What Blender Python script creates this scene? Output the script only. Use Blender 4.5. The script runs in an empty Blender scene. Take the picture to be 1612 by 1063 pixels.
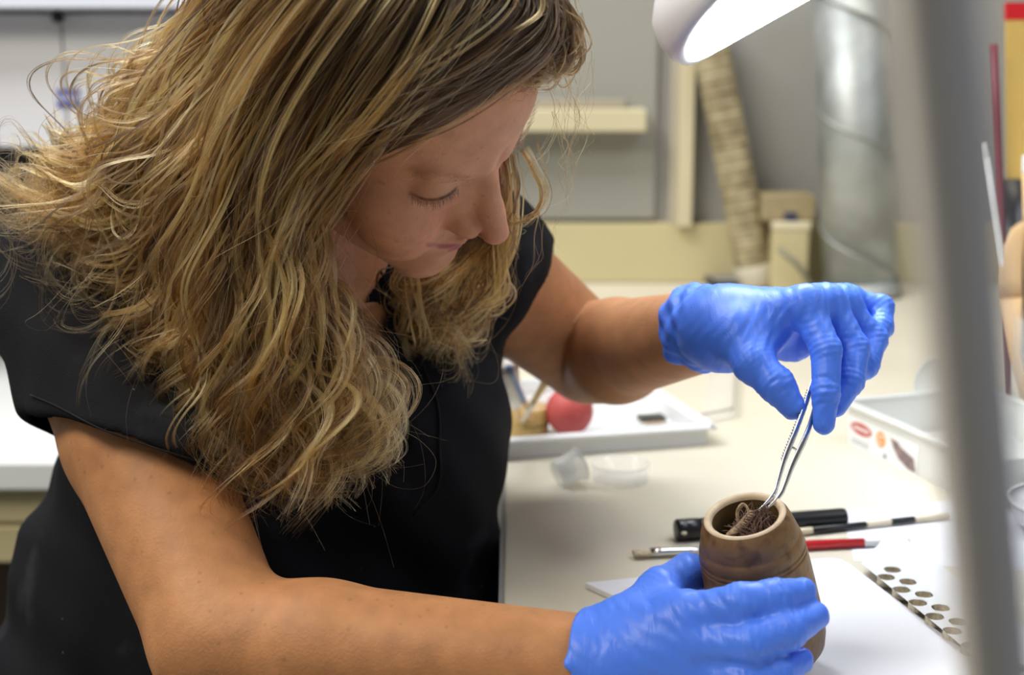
import bpy, bmesh, math, random
import numpy as np
from mathutils import Vector, Matrix

random.seed(7); RNG = np.random.default_rng(11)
scene = bpy.context.scene
COL = scene.collection

# ------------------------------------------------------------------ camera
FPX = 2239.0; PITCH = math.radians(11.5); CAMZ = 0.36
CAM = np.array([0.0, 0.0, CAMZ])
FWD = np.array([0.0, math.cos(PITCH), -math.sin(PITCH)])
UPV = np.array([0.0, math.sin(PITCH), math.cos(PITCH)])
RGT = np.array([1.0, 0.0, 0.0])
cam_data = bpy.data.cameras.new('camera')
cam_data.sensor_fit = 'HORIZONTAL'; cam_data.sensor_width = 36.0
cam_data.lens = FPX / 1612.0 * 36.0
cam_data.clip_start = 0.02
cam_data.dof.use_dof = True; cam_data.dof.focus_distance = 0.83
cam_data.dof.aperture_fstop = 5.6
cam = bpy.data.objects.new('camera', cam_data); COL.objects.link(cam)
cam.location = (0, 0, CAMZ); cam.rotation_euler = (math.pi / 2 - PITCH, 0, 0)
scene.camera = cam

# ------------------------------------------------------------------ world, lights, exposure
world = bpy.data.worlds.new('room_light'); scene.world = world; world.use_nodes = True
world.node_tree.nodes['Background'].inputs[0].default_value = (0.93, 0.96, 1.0, 1)
world.node_tree.nodes['Background'].inputs[1].default_value = 0.15

def area(name, loc, target, size, energy, color):
    l = bpy.data.lights.new(name, 'AREA'); l.shape = 'RECTANGLE'
    l.size, l.size_y = size; l.energy = energy; l.color = color
    o = bpy.data.objects.new(name, l); COL.objects.link(o); o.location = loc
    o.rotation_euler = (Vector(target) - Vector(loc)).to_track_quat('-Z', 'Y').to_euler()
    return o
area('ceiling_light_near', (-1.15, 0.15, 1.75), (-0.15, 0.9, 0.1), (1.2, 0.5), 26, (1.0, 0.92, 0.78))
area('ceiling_light_far', (0.55, 1.75, 1.75), (0.2, 1.4, 0.0), (1.2, 0.5), 7.5, (1.0, 0.93, 0.78))
area('cabinet_fill_left', (-0.75, 1.35, 1.75), (-0.75, 1.8, 0.2), (1.2, 0.5), 30, (0.95, 0.96, 1.0))  # unseen lamp added to brighten the white cabinet
area('face_fill_right', (1.25, 0.65, 1.6), (0.2, 0.9, 0.0), (0.9, 0.5), 7, (0.90, 0.92, 1.0))  # unseen cool fill placed at right to brighten her face
scene.view_settings.view_transform = 'Standard'
scene.view_settings.look = 'None'
scene.view_settings.gamma = 1.0
scene.view_settings.use_curve_mapping = False
scene.view_settings.exposure = 0.35

# ------------------------------------------------------------------ helpers: space
def U(x, y, d):
    """point of the place seen at photo position (x, y), d metres along the view axis"""
    return CAM + RGT * ((x - 806.0) / FPX * d) + UPV * (-(y - 531.5) / FPX * d) + FWD * d
def ray(x, y):
    v = RGT * ((x - 806.0) / FPX) + UPV * (-(y - 531.5) / FPX) + FWD
    return v
def onz(x, y, z=0.0):
    v = ray(x, y); return CAM + v * ((z - CAMZ) / v[2])
def ony(x, y, Y):
    v = ray(x, y); return CAM + v * (Y / v[1])
def unit(v):
    v = np.asarray(v, float); return v / np.linalg.norm(v)

# ------------------------------------------------------------------ helpers: objects
def link(name, me, mat, parent=None):
    o = bpy.data.objects.new(name, me); COL.objects.link(o)
    if mat is not None: me.materials.append(mat)
    if parent is not None: o.parent = parent
    return o
def tag(o, label, cat, group=None, kind=None):
    if label: o['label'] = label
    if cat: o['category'] = cat
    if group: o['group'] = group
    if kind: o['kind'] = kind
    return o
def thing(name, label, cat, loc=(0, 0, 0), group=None):
    o = bpy.data.objects.new(name, None); COL.objects.link(o)
    o.location = loc; o.empty_display_size = 0.02
    return tag(o, label, cat, group)
def mesh_from(name, verts, faces, mat, parent=None, smooth=True):
    me = bpy.data.meshes.new(name); me.from_pydata([tuple(map(float, v)) for v in verts], [], faces); me.update()
    if smooth: me.polygons.foreach_set('use_smooth', [True] * len(me.polygons))
    o = link(name, me, mat, parent)
    if parent is not None:
        o.matrix_parent_inverse = Matrix.Translation(-Vector(parent.location))
    return o
def bevel(o, w, seg=2):
    m = o.modifiers.new('bevel', 'BEVEL'); m.width = w; m.segments = seg; m.limit_method = 'ANGLE'
    return o
def frame(origin, xdir, zdir=(0, 0, 1)):
    x = unit(xdir); z = np.asarray(zdir, float); y = unit(np.cross(z, x)); z = np.cross(x, y)
    return np.asarray(origin, float), np.stack([x, y, z], 1)
def box(name, fr, lo, hi, mat, parent=None, bev=0.0, taper=0.0):
    """box in a local frame (origin, axes); taper shrinks the bottom"""
    o0, R = fr; vs = []
    for z in (lo[2], hi[2]):
        k = taper if z == lo[2] else 0.0
        for (x, y) in ((lo[0] + k, lo[1] + k), (hi[0] - k, lo[1] + k), (hi[0] - k, hi[1] - k), (lo[0] + k, hi[1] - k)):
            vs.append(o0 + R @ np.array([x, y, z]))
    fs = [(3, 2, 1, 0), (4, 5, 6, 7), (0, 1, 5, 4), (1, 2, 6, 5), (2, 3, 7, 6), (3, 0, 4, 7)]
    ob = mesh_from(name, vs, fs, mat, parent, smooth=False)
    if bev: bevel(ob, bev)
    return ob
def lathe(name, fr, prof, mat, parent=None, seg=48, sx=1.0, sy=1.0, cap=True):
    o0, R = fr; vs = []; fs = []
    n = len(prof)
    for (r, z) in prof:
        for k in range(seg):
            a = 2 * math.pi * k / seg
            vs.append(o0 + R @ np.array([r * math.cos(a) * sx, r * math.sin(a) * sy, z]))
    for i in range(n - 1):
        for k in range(seg):
            k2 = (k + 1) % seg
            fs.append((i * seg + k, i * seg + k2, (i + 1) * seg + k2, (i + 1) * seg + k))
    if cap:
        fs.append(tuple(range(seg))[::-1]); fs.append(tuple((n - 1) * seg + k for k in range(seg)))
    return mesh_from(name, vs, fs, mat, parent)
def spline(P, n):
    """Catmull-Rom through the rows of P, n samples (any number of columns)"""
    P = np.asarray(P, float); m = len(P)
    Q = np.vstack([2 * P[0] - P[1], P, 2 * P[-1] - P[-2]])
    t = np.linspace(0, m - 1 - 1e-6, n); i = t.astype(int); f = (t - i)[:, None]
    p0, p1, p2, p3 = Q[i], Q[i + 1], Q[i + 2], Q[i + 3]
    return 0.5 * (2 * p1 + (p2 - p0) * f + (2 * p0 - 5 * p1 + 4 * p2 - p3) * f ** 2 + (3 * p1 - p0 - 3 * p2 + p3) * f ** 3)
def sweep(name, pts, rad, mat, parent=None, seg=10, flat=1.0, ref=(0, 0, 1), square=False):
    """tube along pts; rad scalar or list; flat = thickness ratio along the ref direction"""
    pts = np.asarray(pts, float); n = len(pts)
    rad = np.broadcast_to(np.asarray(rad, float), (n,))
    T = np.gradient(pts, axis=0); T /= np.linalg.norm(T, axis=1, keepdims=True)
    vs = []; fs = []
    for i in range(n):
        r = np.asarray(ref, float); u = r - T[i] * (r @ T[i]); u = unit(u); w = np.cross(T[i], u)
        for k in range(seg):
            a = 2 * math.pi * (k + (0.5 if square else 0)) / seg
            vs.append(pts[i] + rad[i] * (math.cos(a) * u * flat + math.sin(a) * w))
    for i in range(n - 1):
        for k in range(seg):
            k2 = (k + 1) % seg
            fs.append((i * seg + k, i * seg + k2, (i + 1) * seg + k2, (i + 1) * seg + k))
    fs.append(tuple(range(seg))[::-1]); fs.append(tuple((n - 1) * seg + k for k in range(seg)))
    return mesh_from(name, vs, fs, mat, parent, smooth=not square)
def poly(name, fr, outline, z0, z1, mat, parent=None, bev=0.0):
    """prism of a 2-D outline in the frame's xy"""
    o0, R = fr; n = len(outline); vs = []
    for z in (z0, z1):
        for (x, y) in outline: vs.append(o0 + R @ np.array([x, y, z]))
    fs = [tuple(range(n))[::-1], tuple(range(n, 2 * n))] + [(i, (i + 1) % n, n + (i + 1) % n, n + i) for i in range(n)]
    ob = mesh_from(name, vs, fs, mat, parent, smooth=False)
    if bev: bevel(ob, bev)
    return ob
def rrect(w, h, r, n=6):
    out = []
    for (cx, cy, a0) in ((w / 2 - r, h / 2 - r, 0), (-w / 2 + r, h / 2 - r, 90), (-w / 2 + r, -h / 2 + r, 180), (w / 2 - r, -h / 2 + r, 270)):
        for k in range(n + 1):
            a = math.radians(a0 + 90 * k / n); out.append((cx + r * math.cos(a), cy + r * math.sin(a)))
    return out

# ------------------------------------------------------------------ helpers: materials
MATS = {}
def mat(name, color, rough=0.5, metal=0.0, var=0.0, scale=20.0, bump=0.0, bscale=60.0, trans=0.0, ior=1.45, sss=0.0,
        sssr=(0.004, 0.002, 0.001), spec=0.5, alpha=1.0, coat=0.0, sheen=0.0, color2=None, detail=4.0, stretch=None, attr=None):
    m = bpy.data.materials.new(name); m.use_nodes = True; nt = m.node_tree; N = nt.nodes; L = nt.links
    b = N['Principled BSDF']
    b.inputs['Base Color'].default_value = (*color, 1); b.inputs['Roughness'].default_value = rough
    b.inputs['Metallic'].default_value = metal; b.inputs['IOR'].default_value = ior
    b.inputs['Transmission Weight'].default_value = trans; b.inputs['Alpha'].default_value = alpha
    b.inputs['Specular IOR Level'].default_value = spec; b.inputs['Coat Weight'].default_value = coat
    b.inputs['Sheen Weight'].default_value = sheen
    if sss:
        b.inputs['Subsurface Weight'].default_value = sss
        b.inputs['Subsurface Radius'].default_value = tuple(x / sssr[0] for x in sssr); b.inputs['Subsurface Scale'].default_value = sssr[0]
    tc = N.new('ShaderNodeTexCoord'); src = tc.outputs['Object']
    if stretch:
        mp = N.new('ShaderNodeMapping'); mp.inputs['Scale'].default_value = stretch; L.new(src, mp.inputs[0]); src = mp.outputs[0]
    if var or color2:
        n = N.new('ShaderNodeTexNoise'); n.inputs['Scale'].default_value = scale; n.inputs['Detail'].default_value = detail
        L.new(src, n.inputs['Vector'])
        r = N.new('ShaderNodeValToRGB'); r.color_ramp.elements[0].position = 0.32; r.color_ramp.elements[1].position = 0.68
        c2 = color2 if color2 else tuple(min(1, c * (1 + var)) for c in color)
        c1 = color if color2 else tuple(c * (1 - var) for c in color)
        r.color_ramp.elements[0].color = (*c1, 1); r.color_ramp.elements[1].color = (*c2, 1)
        L.new(n.outputs['Fac'], r.inputs[0]); L.new(r.outputs[0], b.inputs['Base Color'])
    if attr:
        a = N.new('ShaderNodeAttribute'); a.attribute_name = attr; L.new(a.outputs['Color'], b.inputs['Base Color'])
    if bump:
        n2 = N.new('ShaderNodeTexNoise'); n2.inputs['Scale'].default_value = bscale; n2.inputs['Detail'].default_value = 3
        L.new(src, n2.inputs['Vector']); bp = N.new('ShaderNodeBump'); bp.inputs['Strength'].default_value = bump
        bp.inputs['Distance'].default_value = 0.002; L.new(n2.outputs['Fac'], bp.inputs['Height']); L.new(bp.outputs[0], b.inputs['Normal'])
    MATS[name] = m; return m
def emis(name, color, strength):
    m = bpy.data.materials.new(name); m.use_nodes = True; b = m.node_tree.nodes['Principled BSDF']
    b.inputs['Base Color'].default_value = (*color, 1)
    b.inputs['Emission Color'].default_value = (*color, 1); b.inputs['Emission Strength'].default_value = strength
    return m
# ================================================================== THE SETTING
M_wall = mat('wall_grey_paint', (0.30, 0.295, 0.275), 0.7, var=0.05, scale=3)
M_wall_l = mat('wall_left_paint', (0.42, 0.41, 0.38), 0.7, var=0.04, scale=3)
M_floor = mat('floor_linoleum', (0.06, 0.055, 0.05), 0.6, var=0.2, scale=8)
M_cream = mat('cream_laminate', (0.54, 0.475, 0.27), 0.5, var=0.04, scale=4)
M_table = mat('bench_laminate', (0.63, 0.59, 0.475), 0.42, var=0.035, scale=6, bump=0.05, bscale=300)
M_edge = mat('bench_edge_grey', (0.30, 0.30, 0.29), 0.5)
M_metal = mat('painted_steel_legs', (0.25, 0.25, 0.25), 0.4, metal=0.6)
FLOOR = -0.78; WY = 2.22
def struct(o): o['kind'] = 'structure'; return o
W = (np.zeros(3), np.eye(3))
struct(box('floor', W, (-3, -1.5, FLOOR - 0.05), (3.5, WY + 0.1, FLOOR), M_floor))
struct(box('wall_back', W, (-3, WY, FLOOR), (3.5, WY + 0.1, 1.9), M_wall))
struct(box('wall_left', W, (-1.9, -1.5, FLOOR), (-1.8, WY, 1.9), M_wall_l))
# cream upstand along the back of the bench, grey panel above it with a shadow joint
p = ony(900, 352, WY - 0.02)
struct(box('trim_1', W, (-0.30, WY - 0.022, 0.0), (2.4, WY, p[2]), M_cream, bev=0.002))
pl = ony(1040, 350, WY - 0.008)
struct(box('trim_2', W, (-0.40, WY - 0.012, p[2] + 0.006), (pl[0] - 0.010, WY, 0.85), mat('grey_panel', (0.285, 0.285, 0.25), 0.6, var=0.05, scale=2), bev=0.002))

# workbench: top, edge strips, legs
bench = thing('workbench', 'long cream laminate workbench holding the tools, trays and boxes', 'workbench', (0.9, 1.2, 0))
TX0 = -0.006
box('bench_top', W, (TX0, 0.28, -0.03), (2.2, WY - 0.022, 0.0), M_table, bench, bev=0.002)
box('edge_strip', W, (TX0 - 0.003, 0.28, -0.031), (TX0, WY - 0.022, -0.001), M_edge, bench)
for (x, y) in ((0.08, 0.34), (2.1, 0.34), (0.08, 2.1), (2.1, 2.1)):
    box('leg', W, (x - 0.02, y - 0.02, FLOOR), (x + 0.02, y + 0.02, -0.03), M_metal, bench, bev=0.002)
# ================================================================== implicit modelling (smooth unions, surface nets)
f32 = np.float32
def rc(P, a, b, r1, r2):
    a = np.asarray(a, f32); ba = np.asarray(b, f32) - a
    pa = P - a; t = np.clip((pa @ ba) / max(1e-12, float(ba @ ba)), 0, 1)
    q = pa - t[:, None] * ba
    return np.sqrt(np.einsum('ij,ij->i', q, q)) - (r1 + (r2 - r1) * t)
def chain(P, pts, rs, k=0.0):
    d = None
    for i in range(len(pts) - 1):
        e = rc(P, pts[i], pts[i + 1], rs[i], rs[i + 1])
        d = e if d is None else (np.minimum(d, e) if k == 0 else smin(d, e, k))
    return d
def ell(P, c, r, R=None):
    q = P - np.asarray(c, f32)
    if R is not None: q = q @ np.asarray(R, f32)
    r = np.asarray(r, f32); k0 = np.sqrt((((q / r)) ** 2).sum(1)); k1 = np.sqrt(((q / (r * r)) ** 2).sum(1))
    return k0 * (k0 - 1) / np.maximum(k1, 1e-9)
def smin(a, b, k):
    h = np.clip(0.5 + 0.5 * (b - a) / k, 0, 1); return b + (a - b) * h - k * h * (1 - h)
def smax(a, b, k): return -smin(-a, -b, k)
def surface_net(f, lo, hi, h, B=8, slack=1.25):
    """mesh of f = 0 : sparse blocks, one vertex for each crossed cell"""
    lo = np.asarray(lo, float); n = np.ceil((np.asarray(hi, float) - lo) / (h * B)).astype(int)
    gi = np.stack(np.meshgrid(*[np.arange(k) for k in n], indexing='ij'), -1).reshape(-1, 3)
    c = (lo + (gi + 0.5) * B * h).astype(f32)
    keep = np.abs(f(c)) < B * h * 0.87 * slack
    gi = gi[keep]
    ax = np.arange(B + 1)
    loc = np.stack(np.meshgrid(ax, ax, ax, indexing='ij'), -1).reshape(-1, 3)
    S = B + 1
    vals = np.empty((len(gi), S ** 3), f32)
    step = 4000
    for s in range(0, len(gi), step):
        g = gi[s:s + step]
        P = (lo + (g[:, None, :] * B + loc[None]) * h).reshape(-1, 3).astype(f32)
        vals[s:s + step] = f(P).reshape(len(g), -1)
    ok = (vals.min(1) < 0) & (vals.max(1) >= 0)
    gi = gi[ok]; vals = vals[ok].reshape(-1, S, S, S)
    D = (n * B + 4).astype(np.int64)
    def key(ijk): return (ijk[..., 0] * D[1] + ijk[..., 1]) * D[2] + ijk[..., 2]
    # vertices
    acc = np.zeros((len(gi), B, B, B, 3), f32); cnt = np.zeros((len(gi), B, B, B), f32)
    def corner(o): return vals[:, o[0]:o[0] + B, o[1]:o[1] + B, o[2]:o[2] + B]
    for axis in range(3):
        oth = [a for a in range(3) if a != axis]
        for u in (0, 1):
            for v in (0, 1):
                o = [0, 0, 0]; o[oth[0]] = u; o[oth[1]] = v; o2 = list(o); o2[axis] = 1
                a = corner(o); b = corner(o2); x = (a < 0) != (b < 0)
                t = np.where(x, a / np.where(x, a - b, 1), 0)
                for d in range(3): acc[..., d] += np.where(x, o[d], 0)
                acc[..., axis] += t; cnt += x
    act = cnt > 0
    bi, i, j, k = np.nonzero(act)
    cell = gi[bi] * B + np.stack([i, j, k], 1)
    V = lo + (cell + acc[act] / cnt[act][:, None]) * h
    K = key(cell.astype(np.int64)); order = np.argsort(K); Ks = K[order]
    quads = []
    for axis in range(3):
        o2 = [0, 0, 0]; o2[axis] = 1
        a = corner((0, 0, 0)); b = corner(o2); x = (a < 0) != (b < 0)
        bi, i, j, k = np.nonzero(x); flip = a[x] < 0
        g = (gi[bi] * B + np.stack([i, j, k], 1)).astype(np.int64)
        u, v = [(1, 2), (2, 0), (0, 1)][axis]
        eu = np.zeros(3, int); eu[u] = 1; ev = np.zeros(3, int); ev[v] = 1
        ids = []; good = np.ones(len(g), bool)
        for off in (-eu - ev, -ev, 0 * eu, -eu):
            kk = key(g + off); pos = np.clip(np.searchsorted(Ks, kk), 0, len(Ks) - 1)
            good &= Ks[pos] == kk; ids.append(order[pos])
        q = np.stack(ids, 1); q[~flip] = q[~flip][:, ::-1]
        quads.append(q[good])
    return V.astype(f32), np.concatenate(quads)
def net_object(name, f, lo, hi, h, material, parent=None, color=None, relax=1):
    V, Q = surface_net(f, lo, hi, h)
    for _ in range(relax):                     # one Laplacian pass evens the net out
        A = np.concatenate([Q[:, a] for a in (0, 1, 2, 3, 1, 2, 3, 0)]); Bq = np.concatenate([Q[:, a] for a in (1, 2, 3, 0, 0, 1, 2, 3)])
        c = np.bincount(A, minlength=len(V)); s = np.stack([np.bincount(A, V[Bq, i], len(V)) for i in range(3)], 1)
        V = (0.5 * V + 0.5 * s / np.maximum(c, 1)[:, None]).astype(f32)
    me = bpy.data.meshes.new(name)
    me.vertices.add(len(V)); me.vertices.foreach_set('co', V.ravel())
    me.loops.add(Q.size); me.loops.foreach_set('vertex_index', Q.ravel().astype(np.int32))
    me.polygons.add(len(Q)); me.polygons.foreach_set('loop_start', np.arange(0, Q.size, 4, dtype=np.int32))
    try: me.polygons.foreach_set('loop_total', np.full(len(Q), 4, np.int32))
    except Exception: pass
    me.update(calc_edges=True); me.validate()
    me.polygons.foreach_set('use_smooth', np.ones(len(me.polygons), bool))
    if color is not None:
        at = me.color_attributes.new('pigment', 'FLOAT_COLOR', 'POINT')
        at.data.foreach_set('color', np.concatenate([color(V), np.ones((len(V), 1))], 1).astype(f32).ravel())
    o = link(name, me, material, parent)
    if parent is not None: o.matrix_parent_inverse = Matrix.Translation(-Vector(parent.location))
    return o
def trace(f, xs, ys, d0=0.5, d1=1.6, steps=60):
    """depth at which the sight line through photo position hits f, nan where it does not"""
    xs = np.asarray(xs, float); ys = np.asarray(ys, float)
    v = RGT * ((xs - 806) / FPX)[:, None] + UPV * (-(ys - 531.5) / FPX)[:, None] + FWD
    d = np.full(len(xs), d0); hit = np.zeros(len(xs), bool)
    for _ in range(steps):
        g = f((CAM + v * d[:, None]).astype(f32)); hit = g < 0.0015
        d = np.where(hit, d, d + np.maximum(g, 0.0008) * 0.8)
    return np.where(hit & (d < d1), d, np.nan)
# ================================================================== THE PERSON
def rot_ypr(y, p, r):
    y, p, r = map(math.radians, (y, p, r))
    return np.array(Matrix.Rotation(y, 3, 'Z') @ Matrix.Rotation(p, 3, 'X') @ Matrix.Rotation(r, 3, 'Y'))
HR = rot_ypr(-110.2, -36.7, 29.6).astype(f32)
HO = np.array([-0.0776, 0.870, CAMZ - 0.0195], f32)
def to_head(P): return (P - HO) @ HR * 1000.0          # millimetres; x = her right, y = forward, z = up
def from_head(q): return np.asarray(q, f32) / 1000.0 @ HR.T + HO
def head_base(q):
    s = q.copy(); s[:, 0] = np.abs(s[:, 0])              # the face is symmetric
    d = ell(q, (0, -14, 38), (74, 92, 82))
    d = smin(d, ell(q, (0, 26, 34), (63, 64, 58)), 14)
    d = smin(d, ell(q, (0, 34, -29), (57, 50, 70)), 16)
    d = smin(d, rc(s, (47, 4, -62), (13, 66, -93), 15, 13), 14)
    d = smin(d, ell(q, (0, 71.5, -94), (19, 16, 15)), 12)
    d = smin(d, ell(s, (43, 54, -33), (19, 22, 20)), 14)               # cheek
    d = smin(d, ell(s, (35, 61, -52), (20, 22, 21)), 14)               # lower cheek
    d = smin(d, rc(s, (9, 80, 9), (40, 71, 14), 9, 8), 8)              # brow ridge
    d = smax(d, -ell(s, (30, 94, -5), (17, 14, 9)), 7)                 # eye socket
    n = rc(q, (0, 82, 2), (0, 98, -28), 6.5, 7.5)                      # nose
    n = smin(n, rc(q, (0, 97, -26), (0, 105.5, -38.5), 7, 8.8), 6)
    n = smin(n, ell(s, (12.3, 91.0, -38.2), (7.4, 10, 7.8)), 2.6)
    n = smin(n, rc(q, (0, 102, -44), (0, 92, -49), 5, 5), 4)
    n = smin(n, rc(s, (8, 76, -12), (12, 80, -36), 9, 9), 10)
    n = smax(n, -ell(s, (5.6, 98, -48), (2.7, 5.5, 3.4)), 2)
    m = ell(q, (0, 64.5, -68), (27, 24, 25))
    d = smin(d, m, 12)
    d = smin(d, n, 5)
    e = ell(s, (31, 68.5, -5), (15.5, 14.5, 12.5))                     # closed lid over the eyeball
    d = smin(d, e, 3.5)
    up = chain(s, [(20.5, 75.5, -64.0), (10, 85.5, -62.5), (3.5, 89.5, -60.7), (0, 89, -61.3)], [2.0, 3.2, 3.6, 3.4])
    lo = chain(s, [(20.0, 75.5, -66.0), (9, 83.5, -69.5), (0, 86.0, -70.5)], [2.0, 3.8, 4.2])
    d = smin(d, up, 3); d = smin(d, lo, 3)
    d = smax(d, -rc(q, (0, 95.5, -52), (0, 94.5, -58.5), 2.0, 1.6), 3)  # philtrum
    d = smax(d, -ell(q, (0, 93, -82), (15, 6, 4.5)), 7)                 # hollow above the chin
    er = ell(s, (75, -12, -12), (6, 17, 30)); er = smax(er, -ell(s, (81, -9, -10), (4, 10, 20)), 3)
    return smin(d, er, 4)
def face_line(px):
    """a crease of the face: photo positions carried onto the head's surface (millimetres, her right side)"""
    px = np.asarray(px, float); d = trace(lambda P: head_base(to_head(P)) / 1000.0, px[:, 0], px[:, 1], 0.65)
    d = np.where(np.isnan(d), np.nanmax(d), d)
    return to_head(np.array([U(x, y, k) for (x, y), k in zip(px, d)]).astype(f32))
LASH = face_line([(646, 307), (657, 313), (672, 317), (688, 316.5), (703, 311), (714, 304), (722, 297)])
CREASE = face_line([(630, 297), (652, 294), (674, 292), (696, 290), (712, 289), (722, 291)])
SMILE = face_line([(712, 352), (697, 362), (682, 372), (665, 383), (645, 395), (628, 405)])
MOUTH = face_line([(673, 387), (684, 390), (697, 392), (712, 392), (724, 390)]); MOUTH = np.vstack([MOUTH, [[0, 93.5, MOUTH[-1][2] + 0.5]]])
CROW = [face_line([(652, 318), (640, 322), (624, 322)]), face_line([(656, 322), (644, 329), (630, 333)]), face_line([(664, 325), (654, 333), (642, 341)]), face_line([(690, 325), (672, 331), (656, 333)])]
def head_mm(q):
    d = head_base(q)
    fr = q[:, 1] > 40
    if fr.any():
        s = q[fr].copy(); s[:, 0] = np.abs(s[:, 0]); e = d[fr]
        e = smax(e, -(chain(s, LASH, [0.7] * 7)), 1.2)
        e = smax(e, -(chain(s, CREASE, [0.6, 1.0, 1.1, 1.1, 0.9, 0.5])), 2.4)
        e = smax(e, -(chain(s, SMILE, [1.9, 2.3, 2.2, 1.9, 1.4, 0.7])), 2.6)
        e = smax(e, -(chain(s, MOUTH, [0.8, 1.0, 1.0, 0.9, 0.9, 0.8])), 1.6)
        for c in CROW: e = smax(e, -(chain(s, c, [0.25, 0.3, 0.1])), 1.6)
        d[fr] = e
    return d

NECK0 = from_head((0, -22, -52)); NECKM = from_head((0, -34, -98))
NECKB = U(492, 452, 1.005)
SH_R = U(128, 470, 0.995); SH_L = U(738, 408, 1.055)
EL_R = U(352, 1012, 0.838); WR_R = U(935, 1052, 0.778)
EL_L = U(922, 556, 1.165); WR_L = U(1112, 520, 0.945)
T_C = [U(470, 400, 1.085), U(474, 560, 1.095), U(418, 800, 1.10), U(408, 1000, 1.10), U(400, 1300, 1.11)]
T_A = [0.105, 0.136, 0.165, 0.186, 0.192]
T_B = [0.055, 0.092, 0.108, 0.125, 0.135]
TW = unit((SH_L - SH_R) * np.array([1, 0.9, 0.2])); TU = unit(T_C[0] - T_C[3]); TU = unit(TU - TW * (TU @ TW)); TF = np.cross(TU, TW); TF = TF if TF @ FWD < 0 else -TF
def torso(P, grow=0.0, extra=None):
    h = np.array([(c - T_C[3]) @ TU for c in T_C]); o = np.argsort(h)
    x = (P - T_C[3].astype(f32)) @ np.stack([TW, TF, TU], 1).astype(f32)
    hh = np.clip(x[:, 2], h.min(), h.max())
    cw = np.interp(hh, h[o], np.array([(c - T_C[3]) @ TW for c in T_C])[o]); cf = np.interp(hh, h[o], np.array([(c - T_C[3]) @ TF for c in T_C])[o])
    a = np.interp(hh, h[o], np.array(T_A)[o]) + grow; b = np.interp(hh, h[o], np.array(T_B)[o]) + grow
    u = (x[:, 0] - cw) / a; v = (x[:, 1] - cf) / b
    rr = (np.abs(u) ** 2.4 + np.abs(v) ** 2.4) ** (1 / 2.4)
    d = (rr - 1) * np.minimum(a, b) * 0.9
    top = x[:, 2] - h.max(); bot = h.min() - x[:, 2]
    return smax(d, np.maximum(top, bot), 0.05).astype(f32), x
BUST = [T_C[1] + TF * 0.072 - TW * 0.075 - TU * 0.055, T_C[1] + TF * 0.072 + TW * 0.066 - TU * 0.055]
def arm_r(P, g=0.0):
    d = chain(P, [SH_R, SH_R * 0.55 + EL_R * 0.45 + TF * 0.004, EL_R - FWD * 0.0], [0.050 + g, 0.0475 + g, 0.0405 + g], 0.01)
    fa = EL_R * 0.72 + WR_R * 0.28 + UPV * -0.002
    return smin(d, chain(P, [EL_R, fa, WR_R], [0.040 + g, 0.0405 + g, 0.0285 + g], 0.01), 0.014)
def arm_l(P, g=0.0):
    d = rc(P, SH_L, EL_L, 0.047 + g, 0.0395 + g)
    fa = EL_L * 0.70 + WR_L * 0.30 - UPV * 0.002
    e = chain(P, [EL_L, fa, WR_L], [0.0385 + g, 0.0385 + g, 0.027 + g], 0.01)
    e = smin(e, rc(P, EL_L - UPV * 0.0045 + RGT * 0.004, fa - UPV * 0.003, 0.0365 + g, 0.0375 + g), 0.008)
    return smin(d, e, 0.0015)
def upper(P):
    t = ell(P, T_C[0] - TU * 0.03, (0.13, 0.055, 0.10), np.stack([TW, TF, TU], 1))
    t = smin(t, rc(P, (NECKB + SH_R) / 2, SH_R, 0.046, 0.050), 0.03)
    t = smin(t, rc(P, (NECKB + SH_L) / 2, SH_L, 0.046, 0.047), 0.03)
    t = smin(t, rc(P, NECKB, (NECKB + SH_R) / 2, 0.05, 0.046), 0.03)
    t = smin(t, rc(P, NECKB, (NECKB + SH_L) / 2, 0.05, 0.046), 0.03)
    return t
def neck(P): return chain(P, [NECK0, NECKM, NECKB], [0.047, 0.047, 0.056], 0.02)
def body_f(P):
    P = P.astype(f32)
    d = smin(upper(P), neck(P), 0.025)
    d = smin(d, arm_r(P), 0.02); d = smin(d, arm_l(P), 0.02)
    near = ((P - HO) ** 2).sum(1) < 0.19 ** 2
    if near.any():
        hd = head_mm(to_head(P[near])) / 1000.0
        d[near] = smin(d[near], hd, 0.012)
    far = ~near; d[far] = np.minimum(d[far], np.sqrt(((P[far] - HO) ** 2).sum(1)) - 0.13)
    return d
def head_f(P):
    return head_mm(to_head(P.astype(f32))) / 1000.0

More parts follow.
